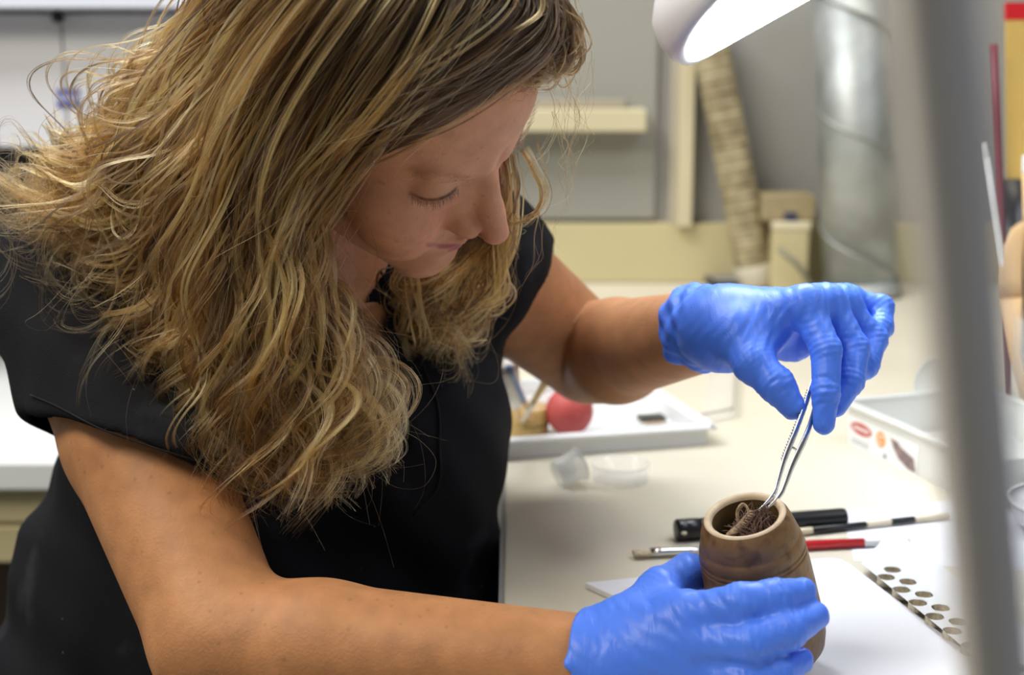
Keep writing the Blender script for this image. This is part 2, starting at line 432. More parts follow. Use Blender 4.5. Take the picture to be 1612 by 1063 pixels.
def gauss(q, c, r): return np.exp(-(((q - np.asarray(c)) / np.asarray(r)) ** 2).sum(1))
def skin_color(V):
    q = to_head(V); s = q.copy(); s[:, 0] = np.abs(s[:, 0])
    base = np.array([0.46, 0.215, 0.098]); c = np.tile(base, (len(V), 1))
    def mix(w, col):
        nonlocal c
        w = np.clip(w, 0, 1)[:, None]; c = c * (1 - w) + np.asarray(col) * w
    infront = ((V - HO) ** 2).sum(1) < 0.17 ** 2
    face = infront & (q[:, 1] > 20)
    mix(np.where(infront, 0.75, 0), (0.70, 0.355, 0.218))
    mix(0.5 * gauss(s, (40, 66, -38), (20, 25, 18)), (0.64, 0.245, 0.135))
    mix(0.55 * gauss(q, (0, 106, -40), (14, 16, 12)), (0.66, 0.27, 0.19))
    mix(0.7 * gauss(s, (11, 95, -42), (6, 9, 7)), (0.55, 0.18, 0.10))
    mix(0.5 * gauss(s, (31, 82, 2), (15, 12, 6)), (0.66, 0.40, 0.25))
    up = chain(s, [(18, 77, -64.3), (9, 87, -63.8), (0, 91, -63.1)], [1.0, 2.4, 3.0])
    lo = chain(s, [(17.5, 77, -65.8), (8, 85, -68.8), (0, 88, -69.5)], [1.0, 2.8, 3.4])
    ml = chain(s, MOUTH + np.array([0, 0, 0.6]), [0.6, 1.5, 2.0, 2.2, 2.4, 2.6])
    mix(np.clip(1.1 - ml / 1.2, 0, 0.9) * face, (0.42, 0.125, 0.135))
    mix(np.clip(1.2 - np.minimum(up, lo) / 1.4, 0, 1) * face, (0.44, 0.135, 0.145))
    sc = np.clip((s[:, 2] - 74 + 0.62 * np.maximum(0, 78 - s[:, 1]) * 0 + np.maximum(0, 0) ) / 8, 0, 1)
    # scalp: behind the hairline skin is painted root-dark so gaps between strands look dark
    line = 71 - 0.010 * s[:, 0] ** 2 - 0.9 * np.maximum(0, 66 - s[:, 1])
    mix(np.clip((s[:, 2] - line) / 6, 0, 1) * np.where(infront & (s[:, 2] > -5) & (s[:, 0] < 71), 1, 0), (0.045, 0.026, 0.014))
    mix(np.clip(1.3 - chain(s, LASH, [0.5] * 7) / 1.3, 0, 0.9) * face, (0.10, 0.045, 0.03))
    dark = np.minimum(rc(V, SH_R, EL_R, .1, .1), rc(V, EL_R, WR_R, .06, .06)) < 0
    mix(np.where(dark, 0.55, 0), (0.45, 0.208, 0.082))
    return c
M_skin = mat('skin', (0.5, 0.28, 0.18), 0.54, sss=0.10, sssr=(0.005, 0.002, 0.001), bump=0.16, bscale=520, attr='pigment', spec=0.32)
def skin_detail(m):
    nt = m.node_tree; N = nt.nodes; L = nt.links; b = N['Principled BSDF']
    a = [n for n in N if n.type == 'ATTRIBUTE'][0]
    tc = [n for n in N if n.type == 'TEX_COORD'][0]
    n1 = N.new('ShaderNodeTexNoise'); n1.inputs['Scale'].default_value = 70; n1.inputs['Detail'].default_value = 6; L.new(tc.outputs['Object'], n1.inputs['Vector'])
    r = N.new('ShaderNodeMapRange'); r.inputs[1].default_value = 0.3; r.inputs[2].default_value = 0.7; r.inputs[3].default_value = 0.86; r.inputs[4].default_value = 1.10
    L.new(n1.outputs['Fac'], r.inputs[0])
    v = N.new('ShaderNodeTexVoronoi'); v.inputs['Scale'].default_value = 95; L.new(tc.outputs['Object'], v.inputs['Vector'])
    r2 = N.new('ShaderNodeMapRange'); r2.inputs[1].default_value = 0.05; r2.inputs[2].default_value = 0.16; r2.inputs[3].default_value = 0.80; r2.inputs[4].default_value = 1.0
    L.new(v.outputs['Distance'], r2.inputs[0])
    mm = N.new('ShaderNodeMath'); mm.operation = 'MULTIPLY'; L.new(r.outputs[0], mm.inputs[0]); L.new(r2.outputs[0], mm.inputs[1])
    mx = N.new('ShaderNodeMix'); mx.data_type = 'RGBA'; mx.blend_type = 'MULTIPLY'; mx.inputs['Factor'].default_value = 1.0
    L.new(a.outputs['Color'], mx.inputs[6]); L.new(mm.outputs[0], mx.inputs[7]); L.new(mx.outputs[2], b.inputs['Base Color'])
skin_detail(M_skin)
person = thing('person', 'woman in black blouse and blue gloves bending over a wooden jar', 'person', tuple(T_C[3]))
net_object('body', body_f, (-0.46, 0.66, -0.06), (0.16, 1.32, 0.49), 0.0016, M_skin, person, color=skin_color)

# ------------------------------------------------------------------ blouse
def plane(P, p, n): return (P - np.asarray(p, f32)) @ np.asarray(n, f32)
def hem(p, himg, gimg, along):
    h = RGT * himg[0] + UPV * himg[1] + FWD * himg[2]; g = RGT * gimg[0] + UPV * gimg[1] + FWD * gimg[2]
    n = unit(np.cross(h, g)); return n if n @ along > 0 else -n
HEM_R = U(215, 712, 0.90); HN_R = hem(HEM_R, (0.94, -0.335, 0), (0, -0.30, 1), EL_R - SH_R)
HEM_L = U(822, 462, 1.06); HN_L = hem(HEM_L, (-0.47, -0.88, 0), (0.15, 0.05, 1), EL_L - SH_L)
CB = U(455, 340, 0.99)
def sleeves(P, g):
    a = rc(P, SH_R + UPV * 0.010, SH_R * 0.45 + EL_R * 0.55, 0.064 + g, 0.068 + g)
    a = smax(a, plane(P, HEM_R, HN_R), 0.004)
    b = rc(P, SH_L, SH_L * 0.45 + EL_L * 0.55, 0.053 + g, 0.052 + g)
    b = smax(b, plane(P, HEM_L, HN_L), 0.004)
    return a, b
def torso_front(P):
    t, _ = torso(P.astype(f32), 0.012)
    for b in BUST: t = smin(t, ell(P.astype(f32), b, (0.070, 0.070, 0.080)), 0.05)
    return t
def blouse_f(P):
    P = P.astype(f32)
    t, x = torso(P, 0.012)
    # hanging folds: ridges that run down from the bust and shoulders
    fold = (0.0050 * np.sin(x[:, 0] * 62 + 1.0 + 6 * x[:, 2]) * np.clip((0.10 - x[:, 2]) / 0.25, 0, 1)
            + 0.0035 * np.sin(x[:, 0] * 118 - 9 * x[:, 2] + 2.0) * np.clip((0.16 - x[:, 2]) / 0.3, 0, 1)
            + 0.0020 * np.sin(x[:, 2] * 60 + x[:, 0] * 40))
    t = t + fold
    for b in BUST: t = smin(t, ell(P, b, (0.070, 0.070, 0.080)), 0.05)
    for s in (SH_R, SH_L): t = smin(t, rc(P, NECKB, s, 0.060, 0.058), 0.03)
    a, b = sleeves(P, 0.0)
    d = smin(smin(t, a, 0.025), b, 0.02)
    d = d + 0.0016 * np.sin(P[:, 0] * 95 + P[:, 2] * 60) * np.sin(P[:, 1] * 70 + P[:, 2] * 35)
    # open ends: the arms hang inside hollow sleeves
    ha = rc(P, SH_R + UPV * 0.010, SH_R * 0.45 + EL_R * 0.55, 0.056, 0.0620); ha = np.maximum(ha, -plane(P, HEM_R - HN_R * 0.05, HN_R))
    hb = rc(P, SH_L, SH_L * 0.45 + EL_L * 0.55, 0.047, 0.0465); hb = np.maximum(hb, -plane(P, HEM_L - HN_L * 0.05, HN_L))
    d = smax(d, -ha, 0.002); d = smax(d, -hb, 0.002)
    # neckline, V slit with facing
    nk = chain(P, [NECKM, NECKB - FWD * 0.02, NECK_V], [0.055, 0.052, 0.022])
    d = smax(d, -nk, 0.004)
    d = smax(d, -ell(P, SLIT, (0.0065, 0.009, 0.020), SLIT_R), 0.003)
    return d
NECK_V = U(560, 495, 0.975)
SLIT = U(621, 676, float(trace(lambda P: torso_front(P), [621], [676])[0]))
_sz = unit(U(640, 716, 0.965) - U(602, 630, 0.965)); _sy = FWD; _sx = unit(np.cross(_sy, _sz)); SLIT_R = np.stack([_sx, np.cross(_sz, _sx), _sz], 1)
def cloth_mat():
    m = mat('black_crepe', (0.0062, 0.0065, 0.0090), 0.85, bump=0.28, bscale=900, spec=0.2, sheen=0.0)
    nt = m.node_tree; N = nt.nodes; L = nt.links; b = N['Principled BSDF']; tc = [n for n in N if n.type == 'TEX_COORD'][0]
    v = N.new('ShaderNodeTexVoronoi'); v.inputs['Scale'].default_value = 62; L.new(tc.outputs['Object'], v.inputs['Vector'])
    r = N.new('ShaderNodeMapRange'); r.inputs[1].default_value = 0.028; r.inputs[2].default_value = 0.045; r.inputs[3].default_value = 1.0; r.inputs[4].default_value = 0.0
    L.new(v.outputs['Distance'], r.inputs[0])
    n = N.new('ShaderNodeTexNoise'); n.inputs['Scale'].default_value = 16; n.inputs['Detail'].default_value = 6; L.new(tc.outputs['Object'], n.inputs['Vector'])
    r2 = N.new('ShaderNodeMapRange'); r2.inputs[1].default_value = 0.58; r2.inputs[2].default_value = 0.80; r2.inputs[3].default_value = 0.0; r2.inputs[4].default_value = 0.10
    L.new(n.outputs['Fac'], r2.inputs[0])
    mx = N.new('ShaderNodeMath'); mx.operation = 'MAXIMUM'; sc = N.new('ShaderNodeMath'); sc.operation = 'MULTIPLY'; sc.inputs[1].default_value = 0.35
    L.new(r.outputs[0], sc.inputs[0]); L.new(sc.outputs[0], mx.inputs[0]); L.new(r2.outputs[0], mx.inputs[1])
    mix = N.new('ShaderNodeMix'); mix.data_type = 'RGBA'; mix.inputs[6].default_value = (0.0062, 0.0065, 0.0090, 1); mix.inputs[7].default_value = (0.30, 0.32, 0.38, 1)
    L.new(mx.outputs[0], mix.inputs[0]); L.new(mix.outputs[2], b.inputs['Base Color'])
    return m
M_cloth = cloth_mat()
blouse = net_object('blouse', blouse_f, (-0.48, 0.80, -0.28), (0.12, 1.34, 0.42), 0.0024, M_cloth, person)
blouse['label'] = 'black crepe cap-sleeve blouse'
def on_blouse(pts, off=0.0):
    pts = np.asarray(pts, float); d = trace(blouse_f, pts[:, 0], pts[:, 1]); d = np.where(np.isnan(d), 0.97, d)
    return np.array([U(x, y, dd - off) for (x, y), dd in zip(pts, d)])
M_seam = mat('black_thread', (0.004, 0.004, 0.005), 0.9)
for path in ([(592, 410), (640, 520), (672, 590), (690, 640), (692, 700), (690, 765), (652, 812)],):
    sweep('placket_seam', on_blouse(spline(path, 60), -0.0002), 0.0008, M_seam, blouse, seg=6)
hem_pts = [(48, 622), (90, 640), (160, 676), (240, 704), (330, 732)]
sweep('hem_seam', on_blouse(spline(hem_pts, 40), 0.0), 0.0006, M_seam, blouse, seg=6)
# ------------------------------------------------------------------ gloved hands
def J(*a): return [U(*p) for p in a]
def finger(P, pts, rs, k=0.004):
    d = chain(P, pts, rs, k)
    return d
def wrinkle(P, pts, w=0.0042, amp=0.00036, span=0.008):
    """ridges of slack glove around each joint of a finger"""
    out = np.zeros(len(P), f32)
    for i in range(0, len(pts) - 1):
        t = unit(pts[i + 1] - pts[i]) if i == 0 else unit(unit(pts[i + 1] - pts[i]) + unit(pts[i] - pts[i - 1]))
        q = P - np.asarray(pts[i], f32); s = q @ t.astype(f32); r2 = (q * q).sum(1) - s * s
        out += np.exp(-(s / span) ** 2 - r2 / 0.016 ** 2) * np.sin(s * (2 * math.pi / w) + 900 * np.sin(s * 60 + i) * 0.002 + (q[:, 0] - q[:, 1]) * 160)
    return amp * out
class Hand: pass
def make_hand(fing, rad, palm, cuff0, cuff1, rc0, rc1, cutn, thumb_web):
    def f(P):
        P = P.astype(f32); d = None
        # palm: a fan of bars from the wrist to each knuckle
        for a, b, r1, r2 in palm:
            e = rc(P, a, b, r1, r2); d = e if d is None else smin(d, e, 0.010)
        for n, (pts, rs) in enumerate(zip(fing, rad)):
            e = finger(P, pts, rs, 0.003 if n else 0.004) + wrinkle(P, pts)
            d = smin(d, e, 0.0045 if n else 0.007)
        # stretched creases over the back of the hand
        q = P - np.asarray(cuff0, f32)
        d = d + 0.00016 * np.sin(q @ (thumb_web[0] * 900).astype(f32) + 3.0 * np.sin(q @ (thumb_web[1] * 140).astype(f32)))
        # cuff: slack, hollow, with a wavy edge
        ax = unit(cuff1 - cuff0).astype(f32)
        s = q @ ax; rad_ = q - s[:, None] * ax
        ang = np.arctan2(rad_ @ RGT.astype(f32), rad_ @ UPV.astype(f32))
        wob = 0.0011 * np.sin(5 * ang + s * 260) + 0.0008 * np.sin(11 * ang - s * 330)
        c = rc(P, cuff0, cuff1, rc0, rc1) + wob * np.clip(s / 0.02, 0, 1)
        d = smin(d, c, 0.010)
        end = (P - np.asarray(cuff1, f32)) @ np.asarray(cutn, f32) + 0.0016 * np.sin(4 * ang + 1) + 0.0009 * np.sin(9 * ang)
        d = smax(d, end, 0.0015)
        hole = rc(P, cuff0 + (cuff1 - cuff0) * 0.35, cuff1 + (cuff1 - cuff0) * 0.5, rc0 - 0.0065, rc1 - 0.0022)
        return smax(d, -hole, 0.0015)
    return f
# her right hand, round the jar
WR = U(955, 1048, 0.775)
RF = [J((985, 990, 0.778), (1040, 930, 0.795), (1083, 903, 0.822), (1120, 925, 0.846)),
      J((1078, 972, 0.757), (1166, 951, 0.744), (1222, 942, 0.744), (1264, 931, 0.754)),
      J((1082, 1013, 0.752), (1182, 1013, 0.736), (1240, 992, 0.737), (1284, 970, 0.750)),
      J((1078, 1056, 0.753), (1172, 1072, 0.738), (1222, 1060, 0.738), (1260, 1040, 0.750)),
      J((1066, 1095, 0.760), (1145, 1122, 0.750), (1188, 1114, 0.748), (1222, 1098, 0.755))]
RR = [[0.0155, 0.0125, 0.0112, 0.0088], [0.0118, 0.0108, 0.0100, 0.0072], [0.0118, 0.0108, 0.0102, 0.0074], [0.0112, 0.0102, 0.0096, 0.0070], [0.0105, 0.0092, 0.0085, 0.0065]]
RP = [(WR, RF[1][0], 0.0235, 0.0130), (WR, RF[2][0], 0.0245, 0.0135), (WR, RF[3][0], 0.0245, 0.0130), (WR, RF[4][0], 0.0225, 0.0120),
      (WR, RF[0][0], 0.022, 0.016), (RF[0][0], RF[1][0], 0.014, 0.0105), (RF[0][1], RF[1][0], 0.009, 0.008)]
C1 = U(914, 1050, 0.779)
cut_r = unit(C1 - WR)
right_f = make_hand(RF, RR, RP, WR, C1, 0.0285, 0.0325, unit(cut_r + UPV * 0.10), (unit(UPV * 0.75 + RGT * 0.65), RGT))
# her left hand, pinching the tweezers
WL = U(1142, 517, 0.915)
LF = [J((1160, 527, 0.893), (1186, 572, 0.876), (1223, 607, 0.866), (1248, 641, 0.862)),
      J((1268, 482, 0.885), (1301, 552, 0.868), (1300, 618, 0.860), (1297, 668, 0.858)),
      J((1302, 478, 0.902), (1345, 549, 0.893), (1338, 600, 0.880), (1316, 640, 0.872)),
      J((1326, 482, 0.920), (1375, 535, 0.916), (1363, 575, 0.902), (1335, 600, 0.892)),
      J((1332, 476, 0.940), (1387, 484, 0.940), (1387, 515, 0.928), (1362, 535, 0.915))]
LR = [[0.0150, 0.0122, 0.0108, 0.0080], [0.0112, 0.0093, 0.0084, 0.0066], [0.0110, 0.0095, 0.0086, 0.0068], [0.0105, 0.0090, 0.0082, 0.0066], [0.0096, 0.0082, 0.0078, 0.0064]]
LP = [(WL, LF[1][0], 0.0225, 0.0118), (WL, LF[2][0], 0.0225, 0.0118), (WL, LF[3][0], 0.0215, 0.0112), (WL, LF[4][0], 0.020, 0.0105),
      (WL, LF[0][0], 0.021, 0.016), (LF[0][0], U(1215, 515, 0.892), 0.014, 0.010), (LF[0][1], U(1222, 520, 0.894), 0.009, 0.0085),
      (LF[1][0], LF[4][0], 0.0115, 0.0100), (WL, U(1248, 535, 0.915), 0.018, 0.012), (U(1248, 535, 0.915), LF[3][0], 0.012, 0.010)]
C2 = U(1092, 517, 0.958)
left_f = make_hand(LF, LR, LP, WL, C2, 0.0262, 0.0295, unit(unit(C2 - WL) + 0.30 * (UPV * -0.2 - FWD * 0.9)), (unit(UPV * 0.35 - RGT * 0.95), UPV))
def glove_mat():
    m = mat('blue_nitrile', (0.075, 0.215, 0.90), 0.43, sss=0.15, sssr=(0.002, 0.002, 0.003), spec=0.5, sheen=0.0)
    nt = m.node_tree; N = nt.nodes; L = nt.links; b = N['Principled BSDF']; tc = [n for n in N if n.type == 'TEX_COORD'][0]
    mp = N.new('ShaderNodeMapping'); mp.inputs['Rotation'].default_value = (0.3, 0.5, 0.9); mp.inputs['Scale'].default_value = (110, 30, 50); L.new(tc.outputs['Object'], mp.inputs[0])
    n = N.new('ShaderNodeTexNoise'); n.inputs['Scale'].default_value = 1.0; n.inputs['Detail'].default_value = 3; n.inputs['Distortion'].default_value = 1.2; L.new(mp.outputs[0], n.inputs['Vector'])
    bp = N.new('ShaderNodeBump'); bp.inputs['Strength'].default_value = 0.5; bp.inputs['Distance'].default_value = 0.0016
    L.new(n.outputs['Fac'], bp.inputs['Height']); L.new(bp.outputs[0], b.inputs['Normal'])
    return m
M_glove = glove_mat()
def bounds(fing, extra, pad=0.045):
    A = np.concatenate([np.array(p) for p in fing] + [np.array(extra)]); return A.min(0) - pad, A.max(0) + pad
def creased(f, lines, r=0.00075):
    """adds tension creases: photo positions carried onto the glove's surface"""
    L3 = []
    for px in lines:
        p = spline(np.array(px, float), 6); d = trace(f, p[:, 0], p[:, 1], 0.6)
        if np.isnan(d).any(): d = np.where(np.isnan(d), np.nanmean(d) if not np.isnan(d).all() else 0.8, d)
        L3.append(np.array([U(x, y, k) for (x, y), k in zip(p, d)]))
    C_ = [(l.mean(0), np.linalg.norm(l - l.mean(0), axis=1).max() + 0.006) for l in L3]
    def g(P):
        P = P.astype(f32); d = f(P)
        for l, (c, R_) in zip(L3, C_):
            m = ((P - c.astype(f32)) ** 2).sum(1) < R_ * R_
            if m.any(): d[m] = smax(d[m], -chain(P[m], l, [0.0002, r, r, r, r * 0.8, 0.0001]), 0.0022)
        return d
    return g
right_f = creased(right_f, [[(1123, 925), (1135, 947), (1153, 968)], [(1099, 934), (1120, 971), (1138, 1013)], [(1074, 934), (1093, 971), (1111, 998)], [(1050, 940), (1062, 971), (1074, 992)],
    [(971, 947), (956, 983), (947, 1029)], [(935, 970), (944, 998), (941, 1044)], [(995, 925), (1014, 935), (1030, 960)], [(1085, 932), (1106, 960), (1128, 985)], [(1010, 930), (1024, 960), (1030, 1000)],
    [(1160, 925), (1166, 945), (1160, 965)], [(1228, 915), (1234, 935), (1230, 955)], [(1186, 985), (1192, 1005), (1186, 1025)], [(1242, 965), (1250, 985), (1246, 1005)]])
left_f = creased(left_f, [[(1211, 479), (1203, 512), (1186, 553)], [(1151, 512), (1148, 539), (1162, 572)], [(1246, 501), (1257, 512), (1282, 504)], [(1257, 520), (1274, 517), (1287, 512)], [(1263, 531), (1280, 526), (1292, 522)],
    [(1282, 596), (1298, 594), (1314, 599)], [(1284, 610), (1296, 610), (1306, 611)], [(1211, 604), (1227, 596), (1238, 594)], [(1222, 621), (1238, 613), (1250, 611)], [(1227, 495), (1235, 479), (1252, 471)],
    [(1222, 500), (1216, 530), (1204, 560)], [(1190, 480), (1180, 505), (1168, 530)], [(1325, 530), (1338, 534), (1350, 530)], [(1330, 545), (1342, 548), (1352, 544)], [(1355, 518), (1366, 522), (1378, 518)], [(1362, 480), (1372, 490), (1378, 500)]])
lo, hi = bounds(RF, [WR, C1]); gr = net_object('glove', right_f, lo, hi, 0.0010, M_glove, person)
gr['label'] = 'blue nitrile glove on the hand around the jar'
lo, hi = bounds(LF, [WL, C2]); gl = net_object('glove', left_f, lo, hi, 0.0010, M_glove, person)
gl['label'] = 'blue nitrile glove on the hand with tweezers'
# ------------------------------------------------------------------ hair
def coll(P): return np.minimum(head_base(to_head(P.astype(f32))) / 1000.0, np.minimum(blouse_f(P), np.minimum(neck(P.astype(f32)), arm_r(P.astype(f32)))))
def head_or_neck(P): return np.minimum(head_base(to_head(P.astype(f32))) / 1000.0, neck(P.astype(f32)))
def guide(pts, n=40, on=None):
    """pts: (x, y, v); v above 0.5 is a distance, otherwise the height above the body there"""
    p = np.array(pts, float); d = p[:, 2].copy(); rel = d < 0.5
    if rel.any():
        h = trace(on or coll, p[rel, 0], p[rel, 1], 0.62); d[rel] = h - p[rel, 2]
    bad = np.isnan(d); idx = np.arange(len(d))
    if bad.all(): d[:] = 0.9
    elif bad.any(): d[bad] = np.interp(idx[bad], idx[~bad], d[~bad])
    return spline([U(x, y, k) for (x, y, _), k in zip(pts, d)], n)
o1, o2 = 0.004, 0.010
NEAR = [guide(g) for g in (
    [(520, -150, o1), (400, -90, o2), (305, 10, 0.86), (230, 100, 0.885), (170, 190, 0.90), (90, 265, 0.91), (-25, 295, 0.92)],
    [(540, -140, o1), (420, -70, o2), (320, 40, 0.85), (230, 150, 0.87), (150, 250, 0.89), (80, 300, 0.02), (10, 330, 0.015)],
    [(560, -135, o1), (440, -50, o2), (330, 70, 0.84), (240, 190, 0.86), (165, 300, 0.88), (120, 350, 0.02), (150, 400, 0.015)],
    [(580, -130, o1), (460, -40, o2), (345, 100, 0.835), (255, 240, 0.85), (190, 340, 0.875), (150, 410, 0.02), (170, 460, 0.018)],
    [(600, -125, o1), (480, -30, o2), (360, 130, 0.825), (275, 290, 0.84), (235, 430, 0.865), (225, 530, 0.885), (255, 620, 0.89)],
    [(620, -120, o1), (505, -20, o2), (385, 150, o2 + .006), (310, 320, 0.83), (285, 480, 0.85), (275, 600, 0.865), (330, 710, 0.87)],
    [(645, -110, o1), (535, -10, o2), (420, 165, o2 + .006), (350, 340, 0.822), (330, 510, 0.838), (345, 660, 0.85), (395, 790, 0.848)],
    [(665, -100, o1), (570, 0, o2), (455, 180, o2 + .006), (395, 360, 0.815), (385, 530, 0.828), (400, 680, 0.842), (445, 815, 0.848)],
    [(690, -90, o1), (610, 15, o2), (495, 195, o2 + .004), (440, 370, 0.812), (440, 540, 0.826), (455, 690, 0.842), (500, 800, 0.85)],
    [(715, -75, o1), (655, 30, o2), (545, 205, o2), (465, 350, 0.815), (478, 470, 0.826), (500, 600, 0.84), (505, 700, 0.85), (555, 770, 0.86)],
    [(740, -60, o1), (700, 40, o2), (600, 195, o2), (490, 335, 0.822), (480, 430, 0.832), (525, 545, 0.845), (560, 640, 0.856), (545, 740, 0.864)],
    [(770, -45, o1), (745, 20, o2), (650, 120, o1 + .004), (545, 215, o1 + .004), (475, 300, 0.822), (470, 420, 0.838), (535, 530, 0.855), (585, 620, 0.865), (560, 720, 0.87)],
    [(805, -30, o1), (798, 20, o2), (710, 100, o1 + .003), (600, 175, o1 + .003), (515, 245, o1 + .005), (450, 340, 0.832), (480, 460, 0.850), (570, 550, 0.868), (590, 650, 0.875)],
    [(850, -20, o1), (848, 30, 0.008), (765, 92, 0.004), (655, 155, 0.004), (555, 222, 0.005), (480, 285, 0.008), (440, 390, 0.842), (455, 520, 0.848), (510, 640, 0.858)],
    [(866, 5, 0.006), (862, 66, 0.004), (797, 116, 0.0035), (704, 164, 0.0035), (612, 212, 0.0035), (525, 266, 0.004), (450, 325, 0.832), (405, 450, 0.838), (390, 590, 0.848)],
)]
FAR = [guide(g, on=blouse_f) for g in (
    [(800, 235, 0.885), (806, 300, 0.90), (800, 360, 0.915), (775, 420, 0.02), (745, 480, 0.02), (715, 530, 0.02), (690, 552, 0.018)],
    [(790, 290, 0.90), (795, 360, 0.92), (790, 430, 0.02), (770, 480, 0.02), (740, 510, 0.02), (720, 535, 0.02)],
    [(780, 340, 0.92), (765, 400, 0.02), (735, 450, 0.025), (700, 490, 0.02), (668, 515, 0.02), (690, 550, 0.018)],
    [(770, 370, 0.93), (735, 410, 0.02), (700, 450, 0.025), (665, 480, 0.02), (680, 520, 0.02), (720, 545, 0.015)],
    [(700, 395, 0.945), (680, 420, 0.02), (650, 440, 0.02), (640, 470, 0.02), (670, 500, 0.02), (700, 530, 0.02)],
    [(660, 410, 0.95), (635, 425, 0.018), (625, 450, 0.018), (655, 480, 0.02), (690, 500, 0.02), (730, 510, 0.02)],
)]
CURL = [guide(g) for g in (
    [(822, 235, 0.878), (838, 262, 0.88), (856, 300, 0.885), (846, 328, 0.89), (815, 347, 0.90), (800, 352, 0.905)],
    [(808, 250, 0.884), (815, 290, 0.89), (810, 330, 0.90), (803, 360, 0.91), (806, 400, 0.93)],
)]
NP = 34
def stackg(gs): return np.stack([spline(g, NP) for g in gs])
def interp_guides(G, u):
    """strand path at fractional position u among the guides"""
    i = int(np.clip(math.floor(u), 0, len(G) - 2)); f = u - i
    f = f * f * (3 - 2 * f) * 0.5 + f * 0.5
    return G[i] * (1 - f) + G[i + 1] * f
PAL = np.array([[0.020, 0.0105, 0.005], [0.065, 0.032, 0.0115], [0.215, 0.100, 0.027], [0.47, 0.255, 0.070], [0.72, 0.46, 0.155]])
H_pts = []; H_rad = []; H_col = []
def add_lock(path, n, r0, r1, r2, amp, cyc, tone, frizz, root_dark, rad=0.00019, cut=0.25, thick=1.0):
    t = np.linspace(0, 1, NP)
    T = np.gradient(path, axis=0); T /= np.linalg.norm(T, axis=1, keepdims=True)
    a = FWD - T * (T @ FWD)[:, None]; a /= np.linalg.norm(a, axis=1, keepdims=True); b = np.cross(T, a)
    ph = RNG.uniform(0, 6.28); env = np.clip((t - 0.12) / 0.5, 0, 1) ** 0.8 * (0.7 + 1.25 * np.clip((t - 0.55) / 0.45, 0, 1))
    ph_t = ph + 2 * math.pi * cyc * t ** 1.5
    base = path + (amp * env * np.sin(ph_t))[:, None] * b + (amp * 0.7 * env * np.cos(ph_t))[:, None] * a
    prof = np.interp(t, [0, 0.45, 0.85, 1], [r0, r1, r1 * 0.9, r2])
    k = n
    ang = RNG.uniform(0, 6.283, k); rr = np.sqrt(RNG.uniform(0, 1, k)) * (1 + 0.5 * RNG.normal(0, 1, k) * (RNG.uniform(0, 1, k) < 0.25))
    A = (rr * np.cos(ang))[:, None] * prof; Bq = (rr * np.sin(ang))[:, None] * prof * thick
    f1 = RNG.uniform(1.5, 3.5, (k, 1)); f2 = RNG.uniform(3.5, 7, (k, 1)); p1 = RNG.uniform(0, 6.28, (k, 4))
    if k > 12:                                  # strands cling together in finer wisps
        ns = max(3, k // 7); own = RNG.integers(0, ns, k); A = A[:ns][own] + RNG.normal(0, 0.00035, (k, 1)) * (0.5 + t); Bq = Bq[:ns][own] + RNG.normal(0, 0.00035, (k, 1)) * (0.5 + t)
    else: ns, own = k, np.arange(k)
    fz = frizz * np.clip(t, 0.05, 1) * RNG.gamma(1.6, 0.6, (ns, 1))[own]
    stray = 0.35 * frizz * np.clip(t - 0.2, 0, 1) * RNG.gamma(1.0, 0.8, (k, 1)); s1 = RNG.uniform(0, 6.28, (k, 2)); f1 = f1[:ns][own]; f2 = f2[:ns][own]; p1 = p1[:ns][own]
    wa = fz * (np.sin(f1 * 6.28 * t + p1[:, :1]) + 0.4 * np.sin(f2 * 6.28 * t + p1[:, 1:2]))
    wb = fz * (np.sin(f1 * 6.28 * t + p1[:, 2:3]) + 0.4 * np.sin(f2 * 6.28 * t + p1[:, 3:4]))
    wa = wa + stray * np.sin(9 * t + s1[:, :1]); wb = wb + stray * np.sin(11 * t + s1[:, 1:])
    P = base[None] + (A + wa)[..., None] * b[None] + (Bq + wb)[..., None] * a[None]
    # shorter strands end earlier
    L = 1 - cut * RNG.uniform(0, 1, k) ** 2
    tt = L[:, None] * t[None]; i = np.clip((tt * (NP - 1)).astype(int), 0, NP - 2); fr = tt * (NP - 1) - i
    idx = np.arange(k)[:, None]; P = P[idx, i] * (1 - fr[..., None]) + P[idx, i + 1] * fr[..., None]
    tn = np.clip(tone + RNG.normal(0, 0.75, ns)[own] + RNG.normal(0, 0.25, k), 0, 3.99)
    ci = tn.astype(int); cf = (tn - ci)[:, None]; col = PAL[ci] * (1 - cf) + PAL[np.minimum(ci + 1, 4)] * cf
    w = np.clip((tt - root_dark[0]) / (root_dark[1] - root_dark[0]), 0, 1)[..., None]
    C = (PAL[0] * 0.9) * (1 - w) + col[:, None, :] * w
    H_pts.append(P); H_col.append(C)
    H_rad.append(np.broadcast_to(rad * np.interp(t, [0, 0.7, 1], [1, 0.9, 0.35]), (k, NP)))
GN = stackg(NEAR); GF = stackg(FAR); GC = stackg(CURL)
tn_ = np.linspace(0, 1, NP)
NL = 300
